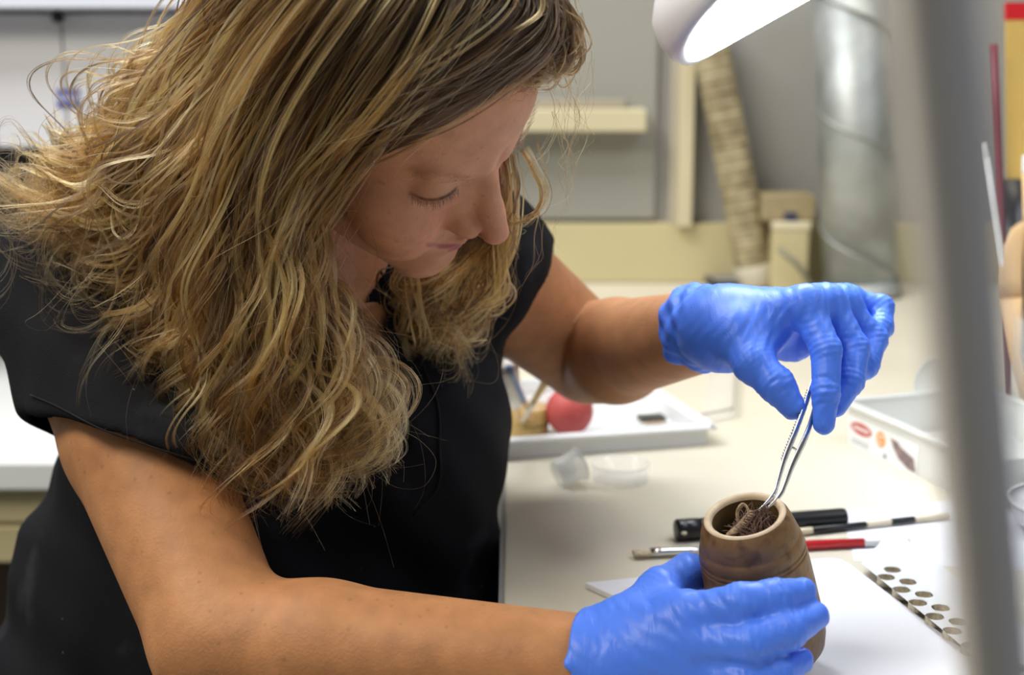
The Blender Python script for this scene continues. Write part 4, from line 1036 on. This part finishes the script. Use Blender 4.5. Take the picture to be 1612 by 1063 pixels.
tool('yellow_stick', 'short yellow wooden stick leaning right in the amber cup', 'stick', cb + [-0.008, 0.002, 0.004], U(862, 596, 1.20), [('handle', 0, 0.6, 0.002, 0.003, M_creamp, 1), ('tip', 0.58, 1.0, 0.003, 0.0042, M_yellow, 0.6)])
# red ball
bl = onz(896, 684, 0.004); rb = 0.0225
vsb, fsb = [], []
pr = [(rb * math.sin(a), 0.004 + rb + -rb * math.cos(a)) for a in np.linspace(0.02, math.pi - 0.02, 28)]
ball = lathe('red_ball', frame(bl * [1, 1, 0], (1, 0, 0)), [(r * (1 if z < 0.026 else 1), z) for r, z in pr], mat('matt_red_rubber', (0.46, 0.075, 0.07), 0.55, var=0.06, scale=30), None, 40)
tag(ball, 'dull red rubber ball in the white tray beside the cup', 'ball')
# glass slide with dark chip
sp = onz(1030, 668, 0.0031); gf = frame(sp, t1 - t0)
slide = thing('sample_slide', 'small clear slide carrying a dark green chip in the tray', 'sample', tuple(sp))
box('slide_glass', gf, (-0.020, -0.006, 0.0), (0.018, 0.024, 0.0020), M_frost, slide, bev=0.0005)
box('chip', gf, (-0.012, 0.002, 0.0020), (0.013, 0.018, 0.0062), mat('dark_green_chip', (0.055, 0.06, 0.05), 0.5, var=0.3, scale=200), slide, bev=0.0006)
box('chip_label', gf, (-0.010, -0.004, 0.0020), (0.011, 0.001, 0.0024), mat('rusty_label', (0.40, 0.25, 0.14), 0.7, var=0.4, scale=200), slide)
# clear open dish behind the tray corner
g0, g1, g2 = onz(1088, 672), onz(1150, 660), onz(1100, 594)
gfr = frame(g0, g1 - g0); gw = np.linalg.norm(g1 - g0); gd = float((g2 - g0) @ gfr[1][:, 1])
dish = thing('clear_dish', 'clear rectangular plastic dish at the right end of the tray', 'dish', tuple(g0))
sh = float((g2 - g0) @ gfr[1][:, 0])
def para(x, y): return (x + sh * y / gd - sh * 0.6 * 0, y)
GW = gw + 0.004
poly('dish_floor', gfr, [para(0.012, 0), para(GW, 0), para(GW, gd), para(0.012, gd)], 0.0004, 0.0018, M_clear, dish)
for (x0, y0, x1, y1) in ((0.012, 0, GW, 0.0015), (GW - 0.0015, 0, GW, gd), (0.012, gd - 0.0015, GW, gd)):
    poly('dish_wall', gfr, [para(x0, y0), para(x1, y0), para(x1, y1), para(x0, y1)], 0.0018, 0.010, M_clear, dish)
for (pp, qq) in (((GW, 0), (GW, gd)), ((0.012, 0), (GW, 0))):
    A_ = gfr[0] + gfr[1] @ np.array([*para(*pp), 0.0105]); B_ = gfr[0] + gfr[1] @ np.array([*para(*qq), 0.0105])
    sweep('dish_rim', [A_, (A_ + B_) / 2, B_], 0.0011, mat('grey_rim', (0.35, 0.34, 0.30), 0.3), dish, seg=8)
# petri dish and loose cap
pd = onz(976, 757, 0.0)
dish2 = thing('petri_dish', 'round clear petri dish standing in front of the tray', 'dish', tuple(pd)); pf = frame(pd, (1, 0, 0))
lathe('dish_base', pf, [(0.0, 0.0004), (0.0240, 0.0004), (0.0246, 0.002), (0.0248, 0.0155), (0.0240, 0.0155), (0.0237, 0.0022), (0.0, 0.0018)], M_clear, dish2, 56, cap=False)
lathe('rim', pf, [(0.0247, 0.0150), (0.0252, 0.0156), (0.0246, 0.0163), (0.0239, 0.0156)], M_frost, dish2, 56, cap=False)
pcn = onz(897, 765, 0.0) + np.array([0, 0, 0.0150]); caxis = unit(np.array([0.86, 0.40, 0.28]))
cfr = frame(pcn - caxis * 0.013, np.cross((0, 0, 1), caxis), caxis)
cap = thing('small_beaker', 'small clear plastic cup tipped on its side beside the petri dish', 'cup', tuple(pcn))
lathe('cap_wall', cfr, [(0.0105, 0.0), (0.0120, 0.001), (0.0132, 0.022), (0.0122, 0.022), (0.0110, 0.0022), (0.0, 0.002)], M_frost, cap, 40, cap=False)
lathe('cap_rim', cfr, [(0.0130, 0.021), (0.0145, 0.022), (0.0146, 0.0235), (0.0128, 0.0238), (0.0124, 0.022)], M_frost, cap, 40, cap=False)

# label-bearing translucent storage box
s0, s1 = onz(1326, 694, 0.0), onz(1500, 776, 0.0)
xf = frame(s0, s1 - s0); SW = 0.215; SD = 0.15; SH = 0.040; tk = 0.0022
sbox = thing('storage_box', 'translucent plastic food box with a red and orange label', 'box', tuple(s0))
def rbox(name, x0, x1, y0, y1, z0, z1, m_, par=sbox): return box(name, xf, (x0, y0, z0), (x1, y1, z1), m_, par, bev=0.0008)
M_tub = mat('milky_plastic', (0.80, 0.82, 0.80), 0.30, alpha=0.72)
rbox('box_floor', 0.004, SW, 0.004, SD, 0.0, tk, M_tub)
rbox('box_front', 0.006, SW, 0.0, tk, 0.0, SH, M_tub)
rbox('box_back', 0.006, SW, SD - tk, SD, 0.0, SH, M_tub)
rbox('box_end', 0.0, tk, 0.006, SD - 0.006, 0.0, SH, M_tub)
rbox('box_end', SW - tk, SW, 0.006, SD - 0.006, 0.0, SH, M_tub)
for (a, b) in (((0.0, 0.006), (0.006, 0.0)), ((0.0, SD - 0.006), (0.006, SD))):
    pass
rbox('rim', -0.003, SW + 0.003, -0.004, 0.003, SH - 0.004, SH, M_tub); rbox('rim', -0.003, SW + 0.003, SD - 0.003, SD + 0.004, SH - 0.004, SH, M_tub); rbox('rim', -0.004, 0.003, 0.0, SD, SH - 0.004, SH, M_tub)
lf = (xf[0] - xf[1][:, 1] * 0.0003 - np.array([0, 0, 0.0075]), np.stack([xf[1][:, 0] * 1.2, xf[1][:, 2] * 1.12, -xf[1][:, 1]], 1))
lab = poly('label', lf, [(0.010, 0.006), (0.098, 0.006), (0.100, 0.031), (0.006, 0.031)], 0.0, 0.0003, mat('label_white', (0.80, 0.81, 0.82), 0.4), sbox)
def mark(name, cx, cy, rx, ry, m_, n=24, z=0.0004): return poly(name, lf, [(cx + rx * math.cos(2 * math.pi * k / n), cy + ry * math.sin(2 * math.pi * k / n)) for k in range(n)], z - 0.0001, z, m_, lab)
M_lred = mat('label_red', (0.45, 0.05, 0.04), 0.5); M_lor = mat('label_orange', (0.80, 0.30, 0.06), 0.5); M_ink = mat('label_ink', (0.20, 0.22, 0.30), 0.6)
mark('logo_oval', 0.026, 0.0235, 0.0145, 0.0052, M_lred)
for k in range(8): poly('logo_letter', lf, [(0.0155 + k * 0.0027, 0.0218), (0.0172 + k * 0.0027, 0.0218), (0.0172 + k * 0.0027, 0.0252), (0.0155 + k * 0.0027, 0.0252)], 0.00045, 0.0005, MATS['label_white'], lab)
mark('badge', 0.0525, 0.0225, 0.0062, 0.0066, M_lor)
sweep('badge_mark', [lf[0] + lf[1] @ np.array([0.0525 + 0.0032 * math.cos(a), 0.0225 + 0.0034 * math.sin(a), 0.0006]) for a in np.linspace(0.3, 5.6, 20)], 0.0005, MATS['label_white'], lab, seg=6)
for r_ in range(2):
    for k in range(9): poly('print_letter', lf, [(0.0135 + k * 0.0027, 0.0125 - r_ * 0.003), (0.0152 + k * 0.0027, 0.0125 - r_ * 0.003), (0.0152 + k * 0.0027, 0.0140 - r_ * 0.003), (0.0135 + k * 0.0027, 0.0140 - r_ * 0.003)], 0.0003, 0.0004, M_ink, lab)
mark('size_mark', 0.0585, 0.0105, 0.0022, 0.0024, M_ink, 10)
poly('label_picture', lf, [(0.064, 0.0275), (0.0735, 0.0268), (0.078, 0.0235), (0.0945, 0.019), (0.0975, 0.0085), (0.088, 0.0085), (0.0755, 0.0135), (0.0685, 0.0205)], 0.0003, 0.0004, mat('label_photo', (0.13, 0.11, 0.14), 0.5, color2=(0.30, 0.20, 0.18), scale=120), lab)
# white disc standing in the box
dc = onz(1474, 664, 0.0); print('DISC', xf[1].T @ (dc - xf[0])); dn = unit(np.array([-0.75, -0.62, 0.12])); dz = 0.031
M_disc = mat('pale_disc', (0.66, 0.72, 0.76), 0.3, trans=0.2)
dfr = frame(dc + np.array([0, 0, dz + 0.0025]), np.cross((0, 0, 1), dn), dn)
disc = lathe('plastic_lid', dfr, [(0.0285, 0.0), (0.0305, 0.0006), (0.0308, 0.004), (0.0296, 0.0045), (0.0282, 0.002), (0.0, 0.0016)], M_disc, None, 48, sx=0.8, cap=False)
disc.name = 'round_disc'
tag(disc, 'pale round plastic disc standing upright in the storage box', 'disc')

# glass jar of tools at the right edge
jb = onz(1652, 672, 0.0); gj = thing('tool_jar', 'tall clear glass jar holding tools at the right edge', 'jar', tuple(jb)); jfr = frame(jb, (1, 0, 0))
lathe('jar_wall', jfr, [(0.036, 0.0), (0.040, 0.004), (0.041, 0.105), (0.0395, 0.105), (0.0385, 0.006), (0.0, 0.005)], M_clear, gj, 48, cap=False)
lathe('jar_rim', jfr, [(0.0395, 0.103), (0.042, 0.104), (0.042, 0.108), (0.0395, 0.109), (0.0388, 0.106)], M_clear, gj, 48, cap=False)
dj = float((jb - CAM) @ FWD)
def tj(x, y, dd=0.0): return U(x, y, dj + dd)
sp_ = thing('wooden_spatula', 'round-ended pale wooden spatula standing in the glass jar', 'spatula', tuple(jb + [-0.02, 0, 0.007]))
sweep('blade', [tj(1590, 470), tj(1589, 440), tj(1592, 400), tj(1602, 365), tj(1612, 350)], [0.0125, 0.0125, 0.0115, 0.0075, 0.0022], M_pale, sp_, seg=16, flat=0.22, ref=FWD)
sweep('handle', [tj(1590, 470), tj(1596, 560, 0.002), jb + np.array([-0.018, 0.004, 0.008])], [0.0125, 0.006, 0.005], M_pale, sp_, seg=12, flat=0.5, ref=FWD)
tool('wooden_stick', 'narrow pale wooden stick rising behind the spatula', 'stick', jb + [-0.012, 0.014, 0.008], tj(1614, 245, 0.012), [('shaft', 0, 0.93, 0.0035, 0.0038, M_pale, 0.6), ('tip', 0.93, 1, 0.0038, 0.003, M_white, 0.6)], ref=FWD)
tool('white_rod', 'slim white plastic rod leaning left in the glass jar', 'rod', jb + [-0.022, 0.006, 0.008], tj(1546, 226, 0.0), [('shaft', 0, 0.95, 0.0036, 0.0040, M_bone, 1), ('tip', 0.95, 1.0, 0.0040, 0.0030, M_bone, 1)])
yb = thing('flat_brush', 'broad yellow-handled brush with black bristles and red band behind the jar', 'brush', tuple(jb + [0.0, 0.09, 0.0]))
dd = 0.11
def ty(x, y): return U(x, y, dj + dd)
sweep('handle', [ty(1603, 285), ty(1602, 200), ty(1602, 100), ty(1602, 30)], 0.0175, M_yellow, yb, seg=4, flat=0.25, ref=FWD, square=True)
sweep('red_band', [ty(1602, 32), ty(1602, 5)], 0.0185, M_red, yb, seg=4, flat=0.30, ref=FWD, square=True)
sweep('bristles', [ty(1600, 283), ty(1598, 400), ty(1604, 530)], [0.018, 0.017, 0.014], M_black, yb, seg=12, flat=0.4, ref=FWD)
sweep('stem', [ty(1604, 525), ty(1608, 560), (ty(1612, 600) * [1, 1, 0]) + [0, 0, 0.0005]], [0.008, 0.005, 0.004], M_black, yb, seg=12)
tool('red_stick', 'thin dark red stick leaning beside the yellow brush', 'stick', ty(1590, 560) * [1, 1, 0], U(1563, 70, dj + 0.09), [('shaft', 0, 1, 0.0035, 0.0045, mat('dark_red', (0.17, 0.012, 0.022), 0.4), 1)])
# bowl and clear tub on the right
wb = onz(1690, 835, 0.0); bowl = thing('white_dish', 'white round dish at the lower right edge', 'dish', tuple(wb))
lathe('bowl', frame(wb, (1, 0, 0)), [(0.0, 0.0006), (0.034, 0.0006), (0.044, 0.006), (0.050, 0.022), (0.0485, 0.022), (0.0425, 0.0075), (0.0, 0.0030)], M_white, bowl, 56, cap=False)
lathe('bowl_rim', frame(wb, (1, 0, 0)), [(0.0485, 0.0215), (0.0512, 0.0216), (0.0512, 0.0236), (0.0482, 0.0236)], M_white, bowl, 56, cap=False)
cb0 = onz(1600, 742, 0.0) + np.array([0.062, 0.045, 0]); ctub = thing('clear_tub', 'low clear plastic tub behind the white dish', 'tub', tuple(cb0)); ctf = frame(cb0, (1, -0.35, 0))
for nm, lo_, hi_ in (('tub_floor', (0, 0, 0.0), (0.10, 0.08, 0.002)), ('tub_wall', (0, 0, 0.002), (0.10, 0.002, 0.034)), ('tub_wall', (0, 0.078, 0.002), (0.10, 0.08, 0.034)), ('tub_wall', (0, 0.002, 0.002), (0.002, 0.078, 0.034)), ('tub_wall', (0.098, 0.002, 0.002), (0.10, 0.078, 0.034)), ('tub_rim', (-0.003, -0.003, 0.032), (0.103, 0.0, 0.035))):
    box(nm, ctf, lo_, hi_, M_frost if nm == 'tub_rim' else M_clear, ctub, bev=0.0006)
# ================================================================== things at the back wall, lamp, post
M_batten = mat('cream_batten', (0.58, 0.52, 0.34), 0.5, var=0.06, scale=6, stretch=(0.2, 1, 1))
yb_ = WY - 0.06
pA = ony(760, 175, yb_); pB = ony(1018, 208, yb_)
shelf = thing('wall_shelf', 'short cream wooden shelf fixed to the grey wall', 'shelf', tuple(pA))
box('shelf_board', W, (pA[0], yb_, pB[2]), (pB[0], WY - 0.012, ony(1000, 172, yb_)[2]), M_batten, shelf, bev=0.003)
box('back_strip', W, (pA[0], WY - 0.030, ony(1000, 172, yb_)[2]), (pB[0] - 0.03, WY - 0.012, ony(1000, 158, yb_)[2]), mat('dusky_strip', (0.34, 0.30, 0.23), 0.6), shelf, bev=0.002)
# upright conduit strip
c0 = ony(1053, 357, WY - 0.03); c1 = ony(1088, 357, WY - 0.03)
strip = thing('cable_trunking', 'upright cream cable trunking on the grey wall', 'trunking', ((c0[0] + c1[0]) / 2, WY - 0.03, c0[2]))
box('trunk_cover', W, (c0[0] + 0.012, WY - 0.038, c0[2]), (c1[0], WY - 0.004, 0.95), M_batten, strip, bev=0.002)
box('trunk_base', W, (c0[0], WY - 0.022, c0[2] + 0.004), (c0[0] + 0.014, WY - 0.002, 0.95), mat('trunk_side', (0.42, 0.38, 0.30), 0.6), strip, bev=0.001)
# ribbed tan hose leaning on the wall
hb = onz(1192, 452, 0.0); ht = ony(1112, 40, WY - 0.05)
hose = thing('ribbed_hose', 'tan ribbed extraction hose leaning against the grey wall', 'hose', tuple(hb))
L_ = np.linalg.norm(ht - hb); hfr = frame(hb + [0, 0, 0.004], np.cross((0, 1, 0), ht - hb), ht - hb)
M_hose = mat('tan_hose', (0.20, 0.16, 0.085), 0.6, color2=(0.42, 0.36, 0.22), scale=30)
nr = 46; pr = []
for k in range(nr * 4 + 1): pr.append((0.0275 + 0.0007 * math.cos(k * math.pi / 2) + 0.0006 * math.sin(k * 0.7), L_ * k / (nr * 4)))
lathe('hose_wall', hfr, pr, M_hose, hose, 36)
lathe('cuff', hfr, [(0.029, -0.002), (0.0305, 0.0), (0.0305, 0.03), (0.029, 0.032)], mat('pale_cuff', (0.50, 0.46, 0.36), 0.5), hose, 36)
# galvanised spiral duct
db = onz(1355, 462, 0.002); dt = ony(1340, -40, db[1] + 0.01)
duct = thing('spiral_duct', 'upright galvanised steel spiral duct at the back of the bench', 'duct', tuple(db))
Ld = np.linalg.norm(dt - db); dfr2 = frame(db, np.cross((0, 1, 0), dt - db), dt - db); rd = 0.0545
M_galv = mat('galvanised_steel', (0.30, 0.32, 0.31), 0.52, metal=0.75, color2=(0.50, 0.53, 0.52), scale=16, detail=6)
lathe('duct_wall', dfr2, [(rd, 0.0), (rd, Ld)], M_galv, duct, 64)
pitch_ = 0.175; n = int(Ld / pitch_ * 48); a_ = np.linspace(0, Ld / pitch_ * 2 * math.pi, n)
hel = np.array([dfr2[0] + dfr2[1] @ np.array([(rd + 0.0008) * math.cos(-t + 0.4), (rd + 0.0008) * math.sin(-t + 0.4), Ld * i / (n - 1)]) for i, t in enumerate(a_)])
sweep('seam', hel, 0.0026, mat('seam_metal', (0.34, 0.35, 0.33), 0.5, metal=0.8), duct, seg=8)
lathe('base_flange', dfr2, [(0.061, 0.0), (0.061, 0.004), (0.058, 0.006), (0.057, 0.02), (rd, 0.02)], M_galv, duct, 48)
# socket box and case behind the duct
b0 = ony(1200, 348, WY - 0.10); b1 = ony(1285, 308, WY - 0.10)
case = thing('cardboard_box', 'small tan box with a dark blue catch on the white case', 'box', tuple(b0))
box('box_body', W, (b0[0], WY - 0.10, b0[2]), (b1[0], WY - 0.02, b1[2]), mat('tan_card', (0.32, 0.26, 0.14), 0.7, var=0.1, scale=30), case, bev=0.002)
k0 = ony(1235, 348, WY - 0.104); k1 = ony(1255, 335, WY - 0.104)
box('catch', W, (k0[0], WY - 0.106, k0[2]), (k1[0], WY - 0.098, k1[2]), mat('navy_catch', (0.03, 0.04, 0.09), 0.4), case, bev=0.001)
d0 = ony(1216, 440, WY - 0.11)
cs = thing('white_case', 'pale cream case standing on the bench beneath the tan box', 'case', (d0[0], WY - 0.11, 0))
box('case_body', W, (d0[0], WY - 0.11, 0.0), (ony(1272, 440, WY - 0.11)[0], WY - 0.024, b0[2] - 0.001), M_cream, cs, bev=0.003)
box('case_lid', W, (d0[0] - 0.002, WY - 0.112, b0[2] - 0.012), (ony(1272, 440, WY - 0.11)[0] + 0.002, WY - 0.024, b0[2] - 0.0005), mat('case_lid_cream', (0.66, 0.60, 0.42), 0.5), cs, bev=0.002)
p0, p1 = onz(1217, 447, 0.001), ony(1212, 375, WY - 0.16)
br_ = thing('black_bracket', 'small black upright bracket beside the ribbed hose', 'bracket', tuple(p0))
box('upright', W, (p0[0] - 0.006, p0[1] - 0.006, 0.0), (p0[0] + 0.006, p0[1] + 0.006, p1[2]), M_black, br_, bev=0.001)
box('foot', W, (p0[0] - 0.016, p0[1] - 0.014, 0.0), (p0[0] + 0.012, p0[1] + 0.012, 0.004), M_black, br_, bev=0.001)
r0 = ony(1226, 392, WY - 0.13); r1 = ony(1285, 440, WY - 0.13)
tag(sweep('grey_rod', [r0, (r0 + r1) / 2, r1 * [1, 1, 0] + [0, 0, 0.005]], 0.0045, mat('olive_rod', (0.22, 0.21, 0.15), 0.5), None, seg=12), 'thin grey rod leaning against the cream case', 'rod')
# flat black tray at the back
q = [onz(*p) for p in ((1118, 452), (1180, 452), (1172, 431), (1090, 431))]
fb = thing('black_tray', 'flat black tray with grey mat at the back of the bench', 'tray', tuple(q[0]))
qf = (q[0] * 1.0, np.eye(3)); ol = [tuple((p - q[0])[:2]) for p in q]
poly('tray_base', qf, ol, 0.0, 0.012, M_black, fb, bev=0.001)
cx = sum(p[0] for p in ol) / 4; cy = sum(p[1] for p in ol) / 4
poly('mat', qf, [(cx + (x - cx) * 0.8, cy + (y - cy) * 0.55 - 0.05) for x, y in ol], 0.012, 0.013, mat('grey_mat', (0.25, 0.24, 0.22), 0.7), fb)

# ------------------------------------------------------------------ upper cabinet, left
CY = 1.95
ca = ony(-60, 232, CY); cbp = ony(420, 20, CY); gx = ony(100, 100, CY)[0]
cab = thing('wall_cabinet', 'white wall cabinet with two doors and black knob behind her', 'cabinet', (ca[0] - 0.2, CY, ca[2]))
M_cab = mat('cabinet_white', (0.66, 0.66, 0.68), 0.4, var=0.02, scale=3)
xl = ony(-6, 200, CY)[0]
box('body', W, (xl - 0.004, CY + 0.02, ca[2]), (cbp[0], WY - 0.001, cbp[2] + 0.01), M_cab, cab, bev=0.002)
zt = ony(95, 22, CY)[2]
box('door', W, (xl, CY, ca[2]), (gx - 0.0012, CY + 0.019, zt), M_cab, cab, bev=0.0015)
d2 = box('door', W, (gx + 0.0012, CY, ca[2]), (cbp[0], CY + 0.019, zt), M_cab, cab, bev=0.0015)
kc = ony(93, 27, CY - 0.012)
kf = (kc, np.stack([RGT, np.array([0, 0, 1.0]), np.array([0, -1.0, 0])], 1))
kn = lathe('knob', kf, [(0.004, -0.012), (0.004, 0.0), (0.0078, 0.002), (0.0082, 0.008), (0.006, 0.011)], M_black, d2, 20)
l0 = ony(90, 168, CY - 0.001); l1 = ony(126, 141, CY - 0.001)
lb = box('door_label', W, (l0[0], CY - 0.0012, l0[2]), (l1[0], CY, l1[2]), mat('label_pale_blue', (0.30, 0.33, 0.55), 0.5), d2)
M_navy = mat('label_navy', (0.02, 0.03, 0.28), 0.5)
for (za, zb) in ((0.80, 1.0), (0.0, 0.26)):
    s_ = box('label_stripe', W, (l0[0], CY - 0.0020, l0[2] + (l1[2] - l0[2]) * za), (l1[0], CY - 0.0012, l0[2] + (l1[2] - l0[2]) * zb), M_navy, d2)
box('cornice', W, (xl - 0.35, CY - 0.05, ony(95, 14, CY - 0.05)[2]), (cbp[0], WY - 0.001, ony(95, -40, CY - 0.05)[2]), mat('cornice_white', (0.62, 0.64, 0.72), 0.4), cab, bev=0.003)
# dark appliance below the cabinet and pale drawer unit lower down
o0 = ony(-260, 236, CY + 0.06)
eq = thing('dark_cupboard', 'dark open cupboard under the white wall cabinet', 'cupboard', (-0.9, CY + 0.06, -0.1))
box('back_panel', W, (-1.2, WY - 0.03, -0.11), (cbp[0], WY - 0.001, ca[2] - 0.001), M_black, eq)
box('side_panel', W, (-1.22, CY + 0.03, -0.11), (-1.2, WY - 0.001, ca[2] - 0.001), M_black, eq)
u0 = ony(-300, 722, 1.62); u1 = ony(260, 722, 1.62)
un = thing('drawer_unit', 'pale cream drawer unit behind her at the left edge', 'drawers', (u0[0], 1.62, FLOOR))
zt = u0[2]; z1 = ony(10, 768, 1.62)[2]; z2 = ony(10, 826, 1.62)[2]; z3 = ony(10, 884, 1.62)[2]
box('unit_top', W, (u0[0], 1.60, z1 + 0.003), (u1[0], WY - 0.001, zt), mat('unit_white', (0.72, 0.74, 0.72), 0.4), un, bev=0.002)
box('drawer', W, (u0[0] + 0.003, 1.62, z2 + 0.002), (u1[0] - 0.003, WY - 0.04, z1), M_cream, un, bev=0.002)
box('drawer', W, (u0[0] + 0.003, 1.615, z3), (u1[0] - 0.003, WY - 0.04, z2 - 0.002), M_cream, un, bev=0.002)
box('under_drawer_shade', W, (u0[0] + 0.03, 1.75, FLOOR), (u1[0] - 0.03, WY - 0.04, z3), mat('shade_brown', (0.10, 0.075, 0.045), 0.7), un)  # brown shadow below the drawers, built as a dark recessed block

# ------------------------------------------------------------------ task lamp over the bench
M_lampw = mat('lamp_housing_white', (0.62, 0.62, 0.65), 0.35)
M_tube = emis('lamp_glow', (0.86, 0.93, 1.0), 22.0)
la = U(1112, 14, 0.98); lbp = U(1346, -112, 1.06)
lamp = thing('task_lamp', 'white oval task lamp glowing above the gloved hands', 'lamp', tuple(la))
lx = unit(lbp - la); down = unit(-UPV * 0.80 - FWD * 0.45 + RGT * 0.22); down = unit(down - lx * (down @ lx)); ly = np.cross(down, lx)
lfr = (la, np.stack([lx, ly, down], 1)); LL = 0.36; LR_ = 0.040
def stadium(r, x1, inset=0.0, n=20):
    out = []
    for k in range(n + 1): a = math.pi / 2 + math.pi * k / n; out.append((r * math.cos(a), r * math.sin(a)))
    for k in range(n + 1): a = -math.pi / 2 + math.pi * k / n; out.append((x1 + r * math.cos(a), r * math.sin(a)))
    return out
def loft(name, fr, rings, m_, par, cap0=True, cap1=True):
    vs = []; fs = []; n = len(rings[0][0])
    for ol, z in rings: vs += [fr[0] + fr[1] @ np.array([x, y, z]) for x, y in ol]
    for i in range(len(rings) - 1):
        for k in range(n): k2 = (k + 1) % n; fs.append((i * n + k, i * n + k2, (i + 1) * n + k2, (i + 1) * n + k))
    if cap0: fs.append(tuple(range(n))[::-1])
    if cap1: fs.append(tuple((len(rings) - 1) * n + k for k in range(n)))
    return mesh_from(name, vs, fs, m_, par)
loft('housing', lfr, [(stadium(0.010, LL), -0.030), (stadium(0.024, LL), -0.027), (stadium(0.034, LL), -0.018), (stadium(0.040, LL), -0.004), (stadium(0.0405, LL), 0.008), (stadium(0.0385, LL), 0.014), (stadium(0.033, LL), 0.0155), (stadium(0.032, LL), 0.012)], M_lampw, lamp, cap1=False)
loft('reflector', lfr, [(stadium(0.032, LL), 0.012), (stadium(0.026, LL), 0.004)], M_white, lamp, cap0=False)
for s_ in (-1, 1):
    sweep('glow_tube', [lfr[0] + lfr[1] @ np.array([x, s_ * 0.0125, 0.010]) for x in np.linspace(-0.014, LL, 14)], 0.0085, M_tube, lamp, seg=14)
loft('diffuser', lfr, [(stadium(0.0305, LL), 0.0125), (stadium(0.0295, LL), 0.0175), (stadium(0.020, LL), 0.0205)], M_tube, lamp)
ja = lfr[0] + lfr[1] @ np.array([LL, 0, -0.025]); jb2 = np.array([0.75, 1.55, 0.62]); jc = np.array([0.95, 2.0, 0.05])
sweep('lamp_arm', [ja, (ja + jb2) / 2, jb2], 0.010, M_lampw, lamp, seg=14)
sweep('lamp_arm', [jb2, (jb2 + jc) / 2, jc], 0.010, M_lampw, lamp, seg=14)
lathe('lamp_base', frame(jc * [1, 1, 0], (1, 0, 0)), [(0.05, 0.0), (0.05, 0.02), (0.03, 0.026), (0.014, 0.06)], M_lampw, lamp, 32)
sweep('joint', [jb2 - RGT * 0.018, jb2, jb2 + RGT * 0.018], 0.018, M_lampw, lamp, seg=18)

# ------------------------------------------------------------------ grey stand pole close to the camera
M_post = mat('grey_painted_pole', (0.74, 0.70, 0.63), 0.55)
M_post_lit = mat('pole_lit_side', (0.92, 0.92, 1.0), 0.4)  # lit right side of the pole painted as a paler material
pt = U(1430, -160, 0.20); pb_ = U(1558, 1160, 0.255)
post = thing('stand_pole', 'grey upright stand pole close to the camera at right', 'pole', tuple(pb_))
dirp = unit(pt - pb_); ext = (0.0 - pb_[2]) / dirp[2]
foot = pb_ + dirp * ((0.0 - pb_[2]) / dirp[2]) if pb_[2] > 0 else pb_
fp = frame(foot, RGT - dirp * (RGT @ dirp), dirp); Lp = np.linalg.norm(pt - foot) + 0.45
box('pole_bar', fp, (-0.0036, -0.005, 0.0), (0.0036, 0.005, Lp), M_post, post, bev=0.001)
box('pole_lit_face', fp, (0.0036, -0.0045, 0.0), (0.0078, 0.004, Lp), M_post_lit, post, bev=0.0006)
box('pole_foot', (foot, np.eye(3)), (-0.04, -0.03, -foot[2] + 0.0), (0.04, 0.03, -foot[2] + 0.008), M_post, post, bev=0.002)
bpy.context.view_layer.update()
